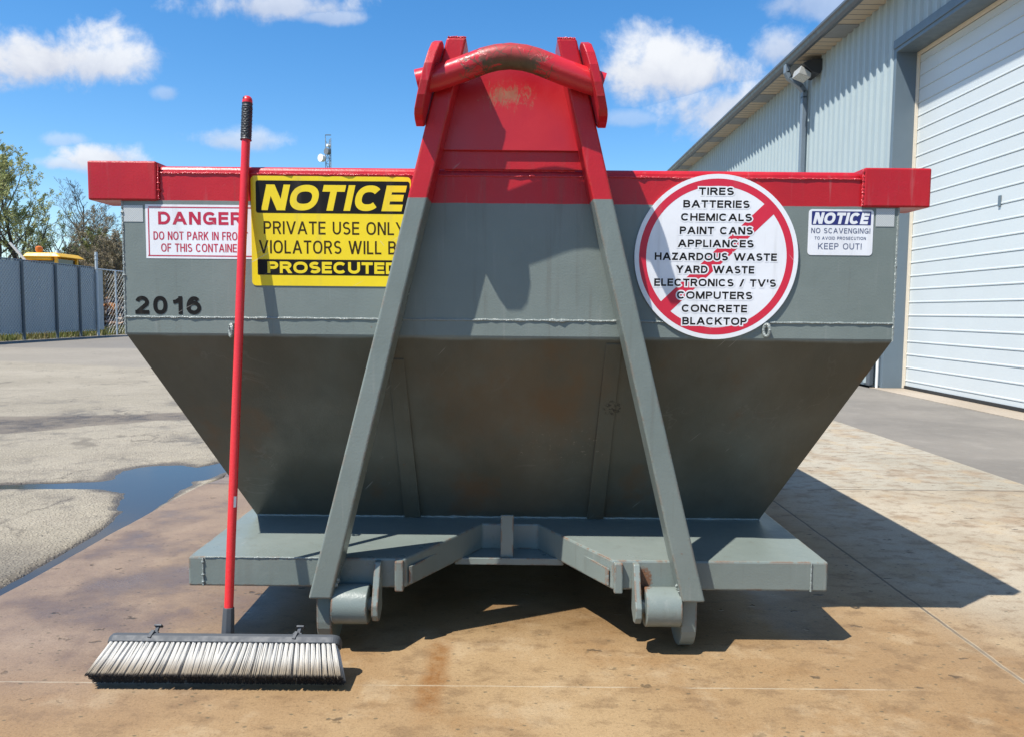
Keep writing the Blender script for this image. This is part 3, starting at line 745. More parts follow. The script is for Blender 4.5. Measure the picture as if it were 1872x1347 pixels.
# notch: lower tray, side flanges, upright
b = MB(); b.box(-.185, .178, 2.508, 2.70, .166, .178); b.box(-.185, .178, 2.500, 2.508, .158, .181); part(b, 'cross_member', P_GREY, bevel=.002)
b = MB(); b.box(-.033, .010, 2.517, 2.527, .178, .322); part(b, 'upright', P_GREY, bevel=.002)
for sx in (-1, 1):
    b = MB()
    x0, x1 = (-.303, -.18) if sx < 0 else (.296, .178)
    b.hexa([(x0, 2.236, .186), (x0 - sx * .010, 2.240, .186), (x1 - sx * .010, 2.508, .170), (x1, 2.500, .170)], [(x0, 2.236, .240), (x0 - sx * .010, 2.240, .240), (x1 - sx * .010, 2.508, .236), (x1, 2.500, .236)])
    part(b, 'notch_flange', P_GREY, bevel=.002)
    b = MB(); xa, xb = sorted((sx * .312 - .004, sx * .338 - .004)); b.box(xa, xb, 2.212, 2.232, .170, .262); part(b, 'stop_block', P_GREY, bevel=.004)
# long rails and rear rollers underneath
for sx in (-1, 1):
    b = MB(); xa, xb = sorted((CX + sx * .43, CX + sx * .53)); b.box(xa, xb, 2.42, 5.5, .06, .1755); part(b, 'rail', P_GREY, bevel=.005)
    b = MB(); b.tube([(CX + sx * .40, 5.35, .085), (CX + sx * .56, 5.35, .085)], .085, 24); part(b, 'roller', P_GREY, smooth=True)
for yc_ in (3.1, 3.8, 4.5):
    b = MB(); b.box(CX - .42, CX + .42, yc_, yc_ + .08, .09, .1755); part(b, 'cross_member', P_GREY, bevel=.004)
# A-frame legs: tapered box tubes, two-tone
YL = 2.145
def legx(z): return .536 - (z - .18) * (.536 - .146) / (1.757 - .18)
for sx in (-1, 1):
    b = MB(); z0, z1 = .172, 1.742
    def sect(z, hw): 
        c = CX + sx * legx(z); return [(c - hw, YL, z), (c + hw, YL, z), (c + hw, YF - .001 if z > .3 else 2.2299, z), (c - hw, YF - .001 if z > .3 else 2.2299, z)]
    lv = [(.172, .033), (.95, .0285), (1.742, .0272)]
    secs = [sect(*l) for l in lv]
    # keep back face plane straight
    secs[0] = [(p[0], YL if i < 2 else 2.2465, p[2]) for i, p in enumerate(secs[0])]
    vs = [p for s_ in secs for p in s_]; fs = [(3, 2, 1, 0), (8, 9, 10, 11)]
    for k in range(2):
        for i in range(4): fs.append((k * 4 + i, k * 4 + (i + 1) % 4, k * 4 + 4 + (i + 1) % 4, k * 4 + 4 + i))
    b.add(vs, fs); part(b, 'leg', P_TWO, bevel=.006, seg=3)
    c = CX + sx * legx(1.745); bead((c - .025, YL + .004, 1.743), (c + .025, YL + .004, 1.743), .004, 14)
# tower plate between the legs above the rim and its lower overlap
b = MB(); zt, zb2 = 1.688, 1.457
b.prism([(CX - legx(zb2) + .026, zb2), (CX + legx(zb2) - .026, zb2), (CX + legx(zt) - .026, zt), (CX - legx(zt) + .026, zt)], 1, 2.228, 2.238); part(b, 'tower_plate', P_TOWER, bevel=.002)
b = MB(); z2, z3 = 1.405, 1.50
b.prism([(CX - legx(z2) + .026, z2), (CX + legx(z2) - .026, z2), (CX + legx(z3) - .026, z3), (CX - legx(z3) + .026, z3)], 1, 2.2385, 2.2465); part(b, 'backing_plate', P_RED, bevel=.002)
bead((CX - .19, YF - .0015, 1.404), (CX + .185, YF - .0015, 1.404), .003, 50)
# ears
ear = [(2.15, 1.724), (2.115, 1.722), (2.085, 1.708), (2.063, 1.68), (2.052, 1.645), (2.05, 1.60), (2.055, 1.565), (2.066, 1.532), (2.082, 1.520), (2.11, 1.512), (2.155, 1.505), (2.205, 1.53), (2.215, 1.56), (2.215, 1.69), (2.19, 1.716)]
for sx in (-1, 1):
    b = MB(); n = len(ear)
    def ex_(z, k): return CX + sx * (legx(z) + .0300 + k * .024)
    vs = [(ex_(z, 0), y, z) for y, z in ear] + [(ex_(z, 1), y, z) for y, z in ear]
    b.add(vs, [tuple(range(n)), tuple(range(n, 2 * n))[::-1]] + [(i, (i + 1) % n, n + (i + 1) % n, n + i) for i in range(n)])
    part(b, 'ear_plate', P_RED, bevel=.003)
# hook bar
YB = 2.112
cp = [(-.262, 1.6115), (-.205, 1.625), (-.1487, 1.6445), (-.112, 1.6585), (-.0826, 1.670), (-.050, 1.6785), (-.0121, 1.6825), (.026, 1.6785), (.0571, 1.6705), (.088, 1.659), (.1252, 1.6445), (.18, 1.625), (.237, 1.607)]
b = MB(); b.tube([(p[0], YB, p[1]) for p in cp], .0335, 28); part(b, 'hook_bar', P_HOOK, smooth=True)
# front rollers with their plates
for sx in (-1, 1):
    x0, x1 = sx * .404, sx * .506
    b = MB(); xs = sorted((CX + x0, CX + x1)); b.tube([(xs[0], 2.195, .140), (xs[0] + .002, 2.195, .140), (xs[1] - .002, 2.195, .140), (xs[1], 2.195, .140)], [.0545, .0565, .0565, .0545], 32); part(b, 'roller', P_GREY, smooth=True)
    b = MB(); a_ = np.linspace(0, pi, 15); poly = [(2.265 + .088 * cos(t), .090 - .0885 * sin(t)) for t in a_][::-1]
    poly = [(2.177, .1715)] + poly + [(2.353, .1715)]
    xs = sorted((CX + sx * .512, CX + sx * .556)); b.prism(poly, 0, xs[0], xs[1]); part(b, 'skid_plate', P_GREY, bevel=.004)
    b = MB(); poly = [(2.2295, .262), (2.205, .262), (2.165, .175), (2.150, .15), (2.150, .12), (2.165, .100), (2.19, .095), (2.2295, .12)]
    xs = sorted((CX + sx * .372, CX + sx * .391)); b.prism(poly, 0, xs[0], xs[1]); part(b, 'roller_bracket', P_GREY, bevel=.003)
    b = MB(); b.tube([(CX + sx * .392, 2.195, .14), (CX + sx * .512, 2.195, .14)], .02, 14); part(b, 'axle', P_GREY, smooth=True)
    p0 = Vector((CX + sx * (legx(.2) - .036), YL + .02, .185)); bead(p0 + Vector((0, .02, .03)), p0 + Vector((sx * .018, -.012, -.01)), .008, 14, 1.0)

# ---- stickers
def arc(cx, cy, rx, ry, a0, a1, n=14, e=1.0):
    return [(cx + rx * cos(radians(a0 + (a1 - a0) * k / n)), cy + ry * sin(radians(a0 + (a1 - a0) * k / n))) for k in range(n + 1)]
def sup(cx, cy, rx, ry, a0, a1, n=24):
    out = []
    for k in range(n + 1):
        a = radians(a0 + (a1 - a0) * k / n); c, s_ = cos(a), sin(a); p = .86
        out.append((cx + rx * math.copysign(abs(c) ** p, c), cy + ry * math.copysign(abs(s_) ** p, s_)))
    return out
# grotesque capitals as strokes: P = ribbon, O = closed ribbon, D = diagonal cut flat top and bottom
GLY = {
 'A': (.86, [('D', 0, 0, .5, 1), ('D', 1, 0, .5, 1), ('P', [(.17, .30), (.83, .30)])]),
 'B': (.70, [('P', [(0, 0), (0, 1)]), ('P', [(0, 1), (.58, 1)] + arc(.58, .765, .36, .235, 90, -90)[1:] + [(0, .53)]), ('P', [(0, .53), (.62, .53)] + arc(.62, .265, .38, .265, 90, -90)[1:] + [(0, 0)])]),
 'C': (.78, [('P', sup(.5, .5, .5, .5, 40, 320))]),
 'D': (.74, [('P', [(0, 0), (0, 1)]), ('P', [(0, 1), (.42, 1)] + arc(.42, .5, .58, .5, 90, -90)[1:] + [(0, 0)])]),
 'E': (.62, [('P', [(1, 1), (0, 1), (0, 0), (1, 0)]), ('P', [(0, .52), (.92, .52)])]),
 'F': (.58, [('P', [(1, 1), (0, 1), (0, 0)]), ('P', [(0, .50), (.85, .50)])]),
 'G': (.80, [('P', sup(.5, .5, .5, .5, 40, 326)), ('P', [(.56, .44), (1, .44), (1, .04)])]),
 'H': (.72, [('P', [(0, 0), (0, 1)]), ('P', [(1, 0), (1, 1)]), ('P', [(0, .53), (1, .53)])]),
 'I': (0, [('P', [(.5, 0), (.5, 1)])]),
 'K': (.76, [('P', [(0, 0), (0, 1)]), ('D', .0, .30, .95, 1), ('D', 1, 0, .36, .62)]),
 'L': (.56, [('P', [(0, 1), (0, 0), (1, 0)])]),
 'M': (.86, [('P', [(0, 0), (0, 1)]), ('P', [(1, 0), (1, 1)]), ('D', .5, 0, .02, 1), ('D', .5, 0, .98, 1)]),
 'N': (.72, [('P', [(0, 0), (0, 1)]), ('P', [(1, 0), (1, 1)]), ('D', .97, 0, .03, 1)]),
 'O': (.84, [('O', sup(.5, .5, .5, .5, 0, 360, 36)[:-1])]),
 'P': (.66, [('P', [(0, 0), (0, 1)]), ('P', [(0, 1), (.60, 1)] + arc(.60, .735, .40, .265, 90, -90)[1:] + [(0, .47)])]),
 'R': (.72, [('P', [(0, 0), (0, 1)]), ('P', [(0, 1), (.58, 1)] + arc(.58, .75, .38, .25, 90, -90)[1:] + [(0, .50)]), ('D', 1, 0, .55, .50)]),
 'S': (.68, [('P', arc(.5, .755, .46, .245, 34, 270, 18) + arc(.5, .255, .5, .255, 90, -148, 18)[1:])]),
 'T': (.68, [('P', [(0, 1), (1, 1)]), ('P', [(.5, 0), (.5, 1)])]),
 'U': (.72, [('P', [(0, 1), (0, .36)] + arc(.5, .36, .5, .36, 180, 360)[1:] + [(1, 1)])]),
 'V': (.84, [('D', .5, 0, 0, 1), ('D', .5, 0, 1, 1)]),
 'W': (1.22, [('D', .26, 0, 0, 1), ('D', .26, 0, .5, 1), ('D', .74, 0, .5, 1), ('D', .74, 0, 1, 1)]),
 'Y': (.80, [('D', .5, .42, 0, 1), ('D', .5, .42, 1, 1), ('P', [(.5, 0), (.5, .48)])]),
 'Z': (.64, [('P', [(.02, 1), (1, 1)]), ('P', [(0, 0), (1, 0)]), ('D', .02, 0, .98, 1)]),
 '0': (.56, [('O', sup(.5, .5, .5, .5, 0, 360, 36)[:-1])]),
 '1': (.46, [('P', [(1, 0), (1, 1)]), ('P', [(0, .73), (.45, .77), (.9, .93)])]),
 '2': (.56, [('P', arc(.5, .70, .48, .30, 168, -28, 16) + [(.0, .0)]), ('P', [(0, 0), (1, 0)])]),
 '6': (.58, [('O', arc(.5, .34, .5, .34, 0, 360, 30)[:-1]), ('P', arc(.54, .40, .54, .60, 184, 50, 12))]),
 '/': (.52, [('D', 0, 0, 1, 1)]), '!': (0, [('P', [(.5, .30), (.5, 1)]), ('P', [(.5, 0), (.5, .06)])]),
 "'": (0, [('P', [(.5, .74), (.5, 1)])]),
}
def lettering(b, txt, box, y, wt=.15, shear=0.0, gap=.13, grow=0.0, dy=.00001):
    """stroke capitals fitted into photo box (x0,y0,x1,y1) on the plane Y=y; wt = stroke / cap height"""
    ym = (box[1] + box[3]) / 2; xm = (box[0] + box[2]) / 2
    X0, X1 = at(box[0], ym, Y=y).x, at(box[2], ym, Y=y).x
    Z1, Z0 = at(xm, box[1], Y=y).z, at(xm, box[3], Y=y).z
    H = Z1 - Z0; wd = wt * H; TW = X1 - X0 - shear * H
    fixed = sum(wd for c in txt if c != ' '); flex = sum((GLY[c][0] - (wt if GLY[c][0] else 0)) if c != ' ' else .34 for c in txt) + gap * (len(txt) - 1)
    k = (TW - fixed) / flex; x = X0; lay = 0
    def out(pts, fs):
        nonlocal lay
        b.add([(px + shear * (pz - Z0), y - lay * dy * (.3 if grow else 1), pz) for px, pz in pts], fs); lay = (lay + 1) % (41 if grow else 7)
    for c in txt:
        if c == ' ': x += (.34 + gap) * k; continue
        gw, strokes = GLY[c]; w = max(gw - wt, 0) * k if gw else 0.0
        q = lambda p: (x + wd / 2 + p[0] * w, Z0 + wd / 2 + p[1] * (H - wd))
        hw = wd / 2 + grow
        for st in strokes:
            if st[0] == 'D':
                p0, p1 = q((st[1], st[2])), q((st[3], st[4]))
                e0 = wd / 2 if st[2] <= 0.001 else 0; e1 = wd / 2 if st[4] >= .999 else 0
                L_ = math.hypot(p1[0] - p0[0], p1[1] - p0[1]); hh = hw * L_ / max(p1[1] - p0[1], 1e-6); hh = min(hh, hw * 1.5)
                sl = (p1[0] - p0[0]) / (p1[1] - p0[1]); 
                za, zb = p0[1] - e0 - (grow if e0 else 0), p1[1] + e1 + (grow if e1 else 0)
                # keep outer silhouette inside the glyph box: run the centre line between box-inset ends
                xa, xb = p0[0], p1[0]
                out([(xa - hh, za), (xa + hh, za), (xb + hh, zb), (xb - hh, zb)], [(0, 1, 2, 3)])
            else:
                pts = [q(p) for p in st[1]]; closed = st[0] == 'O'; n = len(pts); l = []; r = []
                if grow:      # an outline must not fold over itself: one square-ended piece per segment, each on its own layer
                    for i in range(n if closed else n - 1):
                        A_, B_ = Vector(pts[i]), Vector(pts[(i + 1) % n]); d1 = (B_ - A_)
                        if d1.length < 1e-7: continue
                        d1 = d1.normalized(); n1 = Vector((-d1.y, d1.x)) * hw; ee = d1 * hw * (1 if n < 8 else .5)
                        out([tuple(A_ - ee - n1), tuple(B_ + ee - n1), tuple(B_ + ee + n1), tuple(A_ - ee + n1)], [(0, 1, 2, 3)])
                    continue
                for i in range(n):
                    a = pts[(i - 1) % n] if (closed or i > 0) else None; c_ = pts[(i + 1) % n] if (closed or i < n - 1) else None
                    d1 = Vector((pts[i][0] - a[0], pts[i][1] - a[1])).normalized() if a else None
                    d2 = Vector((c_[0] - pts[i][0], c_[1] - pts[i][1])).normalized() if c_ else None
                    if d1 is None: d1 = d2
                    if d2 is None: d2 = d1
                    n1 = Vector((-d1.y, d1.x)); n2 = Vector((-d2.y, d2.x)); m_ = n1 + n2
                    m_ = m_.normalized() if m_.length > 1e-6 else n1
                    sc = hw / max(m_.dot(n1), .45); e = Vector((0, 0))
                    if not closed and i == 0: e = -d1 * (grow + (wd / 2 if abs(d1.x) < .05 or abs(d1.y) < .05 else 0))
                    if not closed and i == n - 1: e = d2 * (grow + (wd / 2 if abs(d2.x) < .05 or abs(d2.y) < .05 else 0))
                    P_ = Vector(pts[i]) + e
                    l.append(P_ + m_ * sc); r.append(P_ - m_ * sc)
                m = n if closed else n - 1
                out([tuple(v) for v in l + r], [(i, (i + 1) % n, n + (i + 1) % n, n + i) for i in range(m)])
        x += wd + w + gap * k
    return b
def rrect(b, box, y, r=0.0, thick=None):
    p0 = at(box[0], (box[1] + box[3]) / 2, Y=y); p1 = at(box[2], (box[1] + box[3]) / 2, Y=y); xm = (box[0] + box[2]) / 2
    z1 = at(xm, box[1], Y=y).z; z0 = at(xm, box[3], Y=y).z; x0, x1 = p0.x, p1.x
    if r <= 0: pts = [(x0, z0), (x1, z0), (x1, z1), (x0, z1)]
    else:
        pts = []
        for cx_, cz_, a0 in ((x1 - r, z0 + r, -pi / 2), (x1 - r, z1 - r, 0), (x0 + r, z1 - r, pi / 2), (x0 + r, z0 + r, pi)):
            pts += [(cx_ + r * cos(a0 + k * pi / 10), cz_ + r * sin(a0 + k * pi / 10)) for k in range(6)]
    if thick:
        b.prism(pts, 1, y, y + thick)
    else: b.add([(p[0], y, p[1]) for p in pts], [tuple(range(len(pts)))])
    return b
Y1, Y2, Y3, Y4 = YF - .0012, YF - .0022, YF - .0030, YF - .0038
def sticker(name, m, box, label, y=Y1, r=0.0):
    b = MB(); rrect(b, box, y, r, YF - .0003 - y); o = part(b, name, m); o['label'] = label; return o
def sub(b, name, m, parent): return b.build(name, m, parent, root=ct)

dg_ = sticker('danger_sign', STK_WHITE, (266.5, 375, 470, 473.5), 'white sticker with red DANGER lettering', y=YF - .0008)
b = MB()
for bxx in ((271, 379, 470, 381), (271, 467.5, 470, 469.5), (271, 381, 273, 467.5)): rrect(b, bxx, Y1)
sub(b, 'border', STK_DKRED, dg_)
b = MB(); lettering(b, 'DANGER', (289, 388, 443, 411.5), Y1, .225); sub(b, 'heading', STK_DKRED, dg_)
b = MB(); lettering(b, 'DO NOT PARK IN FRONT', (280.5, 424.3, 453, 439.5), Y1, .135); lettering(b, 'OF THIS CONTAINER', (294.5, 446.2, 443, 461.3), Y1, .135)
sub(b, 'lettering', STK_DKRED, dg_)
ys_ = sticker('notice_sign', STK_YEL, (459.5, 323, 751, 523.5), 'large yellow sticker warning of private use', y=YF - .0020, r=.012)
b = MB(); rrect(b, (467.5, 331.5, 749, 391), YF - .0023, .007); bp1 = sub(b, 'black_panel', STK_BLK, ys_)
b = MB(); rrect(b, (471, 475.5, 741, 504), YF - .0023, .003); sub(b, 'black_panel', STK_BLK, ys_)
b = MB(); lettering(b, 'NOTICE', (477, 339, 744, 386), YF - .0026, .26, .22, .07); sub(b, 'yellow_lettering', STK_YEL, ys_)
b = MB(); lettering(b, 'PROSECUTED', (489, 479.5, 728, 500.7), YF - .0026, .25, 0, .08); sub(b, 'yellow_lettering', STK_YEL, ys_)
b = MB(); lettering(b, 'PRIVATE USE ONLY', (482, 406, 740, 429.5), YF - .0023, .135, 0, .15); lettering(b, 'VIOLATORS WILL BE', (473.5, 440.7, 740, 464.8), YF - .0023, .135, 0, .15); sub(b, 'dark_lettering', STK_BRN, ys_)
# round prohibited-items sign
c0 = at(1308.3, 471, Y=YF); Rm = (at(1457.5, 471, Y=YF).x - at(1159, 471, Y=YF).x) / 2
def disc(r, n=96): return [(c0.x + r * cos(2 * pi * k / n), c0.z + r * sin(2 * pi * k / n)) for k in range(n)]
YC = YF - .0075
b = MB(); b.prism(disc(Rm), 1, YC, YF - .0003); rd = part(b, 'prohibited_items_sign', STK_WHITE); rd['label'] = 'round white sticker with red ring and slash listing banned items'
b = MB(); n = 96; ro, ri = disc(Rm * 141 / 149.3), disc(Rm * 128 / 149.3)
b.add([(p[0], YC - .0002, p[1]) for p in ro + ri], [(i, (i + 1) % n, n + (i + 1) % n, n + i) for i in range(n)])
ang = radians(44); dv = Vector((cos(ang), 0, sin(ang))); nv = Vector((-sin(ang), 0, cos(ang))); hwS = Rm * 12.6 / 149.3; Ls = Rm * 128.5 / 149.3; off = nv * (-Rm * 2 / 149.3)
cc = Vector((c0.x, YC - .00025, c0.z)) + off
b.add([cc - dv * Ls - nv * hwS, cc + dv * Ls - nv * hwS, cc + dv * Ls + nv * hwS, cc - dv * Ls + nv * hwS], [(0, 1, 2, 3)])
sub(b, 'ring_and_slash', STK_RED, rd)
rows = [('TIRES', 492, 692, 157), ('BATTERIES', 403, 782, 230), ('CHEMICALS', 390, 795, 305), ('PAINT CANS', 383, 800, 381), ('APPLIANCES', 372, 805, 455), ('HAZARDOUS WASTE', 240, 937, 530),
        ('YARD WASTE', 362, 808, 603), ("ELECTRONICS / TV'S", 237, 932, 678), ('COMPUTERS', 367, 797, 750), ('CONCRETE', 394, 767, 825), ('BLACKTOP', 397, 765, 897)]
b = MB(); b2 = MB()
for s_, xa, xb, yc in rows:
    box = (1120 + xa * .3205, 300 + (yc - 21.5) * .3205, 1120 + xb * .3205, 300 + (yc + 21.5) * .3205)
    lettering(b, s_, box, YC - .0006, .225, 0, .10); lettering(b2, s_, box, YC - .0004, .225, 0, .10, grow=.0036)
sub(b2, 'white_outline', STK_WHITE, rd); sub(b, 'lettering', STK_BLK, rd)
ns = sticker('scavenging_sign', STK_WHITE, (1477.5, 383.5, 1596, 467.3), 'small white sticker with blue NOTICE header', r=.010)
b = MB(); rrect(b, (1484, 387, 1592.5, 412), YF - .0015, .002); sub(b, 'blue_panel', STK_BLUE, ns)
b = MB(); lettering(b, 'NOTICE', (1486.5, 389.3, 1590.5, 410.3), YF - .0018, .26, .2, .07); sub(b, 'white_lettering', STK_WHITE, ns)
b = MB(); lettering(b, 'NO SCAVENGING!', (1483, 417.8, 1591, 427.3), YF - .0015, .15, 0, .17); lettering(b, 'TO AVOID PROSECUTION', (1489, 433.3, 1583, 438.9), YF - .0015, .17, 0, .17); lettering(b, 'KEEP OUT!', (1495.5, 445.3, 1575, 456.5), YF - .0015, .14, 0, .17); sub(b, 'lettering', STK_INK, ns)
b = MB(); lettering(b, '2016', (247, 541.7, 367.5, 574.7), YF - .0010, .215, 0, .14, dy=.00004); o = part(b, 'number_decal', STK_BLK); o['label'] = 'black number 2016 decal'
for bxx in ((225.5, 375.8, 261.3, 405.8), (1601.5, 382, 1635.3, 414.8)): sticker('reflector_square', REFL, bxx, 'pale square of reflector tape')

# ================================================================== BROOM
M_BRED = simple('red_handle_lacquer', (.62, .022, .028), .30, var=.1, scale=8, bump=.05)
M_GRIP = simple('black_grip_rubber', (.022, .026, .032), .5, bump=.0)
M_BLOCK = simple('grey_plastic', (.055, .062, .070), .62, var=.15, scale=20)
def bristle_mat():
    m, t, bs, pos = mat('dirty_bristles')
    tcn = t.n('ShaderNodeTexCoord'); x, y, z = t.sep(pos)
    nz = t.noise(t.scale(pos, (300, 60, 60)), 1, 3)
    al = t.m('SUBTRACT', t.vm('DOT_PRODUCT', pos, tuple(axb)), BR0)
    al = t.m('ADD', al, t.m('MULTIPLY', t.m('SUBTRACT', nz, .5), .012))
    col = t.mix(nz, (.62, .59, .53), (.72, .70, .65))
    col = t.mix(t.step(al, .035, .080), col, (.36, .30, .22))
    col = t.mix(t.step(al, .080, .088), col, (.022, .016, .012))
    t.put(bs.inputs['Base Color'], col); bs.inputs['Roughness'].default_value = .6; return m
A45 = radians(46)
axb = Vector((0, -cos(A45), -sin(A45)))          # block -> bristle tips
up2 = Vector((0, -sin(A45), cos(A45)))           # across the block, towards viewer/up
g0 = at(405, 1251, Z=0.0)                        # ground contact line
GY0 = g0.y
LBR, WBL = .090, .062
xl, xr = at(203, 1186, Y=GY0 + .05).x, at(625, 1186, Y=GY0 + .05).x
xc = (xl + xr) / 2
broom = thing('push_broom', 'push broom with red handle and white bristles leaning on the container', 'broom', (xc, GY0 + .03, 0))
tipc = Vector((xc, GY0, 0.002)) + up2 * (WBL / 2)          # centre of tip plane
blc = tipc - axb * LBR                                      # centre of block face
BR0 = blc.dot(axb); M_BR = bristle_mat()
def loc(x, a, u): return Vector((x, 0, 0)) + Vector((0, blc.y, blc.z)) + axb * a + up2 * u
# block with rounded ends
poly = []
L2 = (xr - xl) / 2; rr_ = .024
for cx_, cz_, a0 in ((L2 - rr_, -WBL / 2 + rr_, -pi / 2), (L2 - rr_, WBL / 2 - rr_, 0), (-L2 + rr_, WBL / 2 - rr_, pi / 2), (-L2 + rr_, -WBL / 2 + rr_, pi)):
    poly += [(cx_ + rr_ * cos(a0 + k * pi / 12), cz_ + rr_ * sin(a0 + k * pi / 12)) for k in range(7)]
b = MB(); n = len(poly)
vs = [loc(xc + p[0], 0, p[1]) for p in poly] + [loc(xc + p[0], -.016, p[1]) for p in poly] + [loc(xc + p[0] * .985, -.026, p[1] * .80) for p in poly]
fs = [tuple(range(n)), tuple(range(2 * n, 3 * n))]
for k in range(2):
    fs += [(k * n + i, k * n + (i + 1) % n, (k + 1) * n + (i + 1) % n, (k + 1) * n + i) for i in range(n)]
b.add(vs, fs); part_b = b.build('block', M_BLOCK, broom, bevel=.002)
# bristles
b = MB(); rg = random.Random(11); NT_ = 44; jit = [rg.uniform(-.003, .003) for _ in range(NT_ + 1)]
for row in range(5):
    u0_ = -WBL / 2 + .007 + row * (WBL - .014) / 4
    for i in range(NT_):
        a = (i + .5 + (.5 if row % 2 else 0) * .6) / NT_
        if a > 1: continue
        x = xl + .010 + a * (xr - xl - .020)
        if a < .49: lean = -.036 * (1 - a / .49) ** 1.0 + .001
        else:
            q = (a - .49) / .51
            lean = -.020 * (1 - q / .40) if q < .40 else .032 * ((q - .40) / .60) ** 1.6
        lean += jit[i]
        sp = .0068
        for k in range(30):
            an = rg.uniform(0, 2 * pi); rr2 = sqrt(rg.random())
            bx0 = x + cos(an) * rr2 * .0046; bu0 = u0_ + sin(an) * rr2 * .0046
            ll = LBR * rg.uniform(.965, 1.01)
            tx = x + lean + cos(an) * rr2 * sp * rg.uniform(.8, 1.35); tu = u0_ * 1.10 + sin(an) * rr2 * sp
            tu = max(tu, -WBL / 2 + .001)
            mxp = loc((bx0 * .5 + tx * .5) + rg.uniform(-.0015, .0015), LBR * .5, (bu0 + tu) / 2)
            b.tube([loc(bx0, -.002, bu0), mxp, loc(tx, ll, tu)], [.0012, .0013, .0009], 3, cap=True)
b.build('bristles', M_BR, broom, smooth=True)
# handle line: from socket to rim contact
hb = at(416.5, 1158, Y=GY0 + .075)
hr = at(447.5, 316, Y=YF - .0155)
dv_ = (hr - hb).normalized()
s0 = hb; s1 = hb + dv_ * .072
b = MB(); b.tube([s0 - dv_ * .022, s0, s0 + dv_ * .045, s1], [.0175, .0182, .0168, .0155], 8); b.build('socket', M_BLOCK, broom, bevel=.0015)
h1 = None
Ltop = 0
def along(py):   # distance along handle at photo row
    best_, bd_ = 0, 1e9
    for k in range(0, 1700):
        p = hb + dv_ * (k * .001); v = p - Vector((0, 0, CAMZ)); zz = v.dot(_f); yy_ = H0 / 2 - FPX * v.dot(_u) / zz
        if abs(yy_ - py) < bd_: bd_, best_ = abs(yy_ - py), k * .001
    return best_
aT, aG0, aG1 = along(176), along(257), along(190)
b = MB(); b.tube([hb + dv_ * .060, hb + dv_ * (aG0 + .01)], .0122, 20); hd = b.build('handle', M_BRED, broom, smooth=True)
b = MB(); pts = []; rad = []
ng = 46
for i in range(ng + 1):
    a = aG0 + (aG1 - aG0) * i / ng; pts.append(hb + dv_ * a); rad.append(.0142 + (.0007 if i % 3 == 0 else 0) + (.0012 if i in (0, 1, ng) else 0))
b.tube(pts, rad, 20)
# raised diamond studs
side = dv_.cross(Vector((0, 0, 1))).normalized(); bk = dv_.cross(side)
for i in range(17):
    for j in range(10):
        a = aG0 + .008 + (aG1 - aG0 - .016) * (i + .5) / 17; an = 2 * pi * (j + (i % 2) * .5) / 10
        nrm = side * cos(an) + bk * sin(an); c_ = hb + dv_ * a + nrm * .0145; tg = dv_.cross(nrm)
        e1 = tg * .0034; e2 = dv_ * .0022
        b.add([c_ - e1, c_ - e2, c_ + e1, c_ + e2, c_ + nrm * .0018], [(0, 1, 4), (1, 2, 4), (2, 3, 4), (3, 0, 4)])
b.build('grip', M_GRIP, hd, root=broom)
b = MB(); pts = []; rad = []
for i in range(9):
    q = i / 8; pts.append(hb + dv_ * (aG1 - .002 + (aT - aG1 + .002) * q)); rad.append(.0140 * sqrt(max(0.0, 1 - max(0, q - .35) ** 2 / .65 ** 2)) + .0004)
b.tube(pts, rad, 18); cap_ = b.build('hanging_cap', M_BRED, hd, root=broom, smooth=True)
b = MB(); c_ = hb + dv_ * (aG1 + .011); hn = (Vector((-.55, -.83, .1))).normalized()
t1 = dv_; t2 = hn.cross(dv_).normalized(); b.add([c_ + hn * .0140 + t1 * .0055 * cos(k * pi / 6) + t2 * .0034 * sin(k * pi / 6) for k in range(12)], [tuple(range(12))])
b.build('hang_hole', simple('dark_hole', (.10, .008, .01), .7), cap_, root=broom)
p_ = hb + dv_ * along(915); b = MB(); sx_ = Vector((1, 0, 0)); 
hn2 = Vector((.75, -.66, 0)).normalized(); tt2 = dv_.cross(hn2).normalized()
b.add([p_ + hn2 * .01245 - tt2 * .004 - dv_ * .015, p_ + hn2 * .01245 + tt2 * .004 - dv_ * .015, p_ + hn2 * .01245 + tt2 * .004 + dv_ * .015, p_ + hn2 * .01245 - tt2 * .004 + dv_ * .015], [(0, 1, 2, 3)])
b.build('price_label', STK_WHITE, hd, root=broom)
# plastic clips on the block
for px in (281, 543):
    x = at(px, 1180, Y=blc.y).x; b = MB()
    b.hexa([loc(x - .013, -.0262, -.010), loc(x + .013, -.0262, -.010), loc(x + .013, -.0262, .024), loc(x - .013, -.0262, .024)], [loc(x - .011, -.031, -.008), loc(x + .011, -.031, -.008), loc(x + .011, -.031, .022), loc(x - .011, -.031, .022)])
    b.bar(loc(x - .005, -.010, WBL / 2 + .0015), loc(x - .001, -.032, WBL / 2 - .004), .010, .004)
    b.bar(loc(x, -.030, .010), loc(x + .003, -.050, .014), .010, .006); b.bar(loc(x + .004, -.049, .006), loc(x + .004, -.049, .022), .020, .005)
    b.build('bracket_clip', M_BLOCK, broom, bevel=.001)

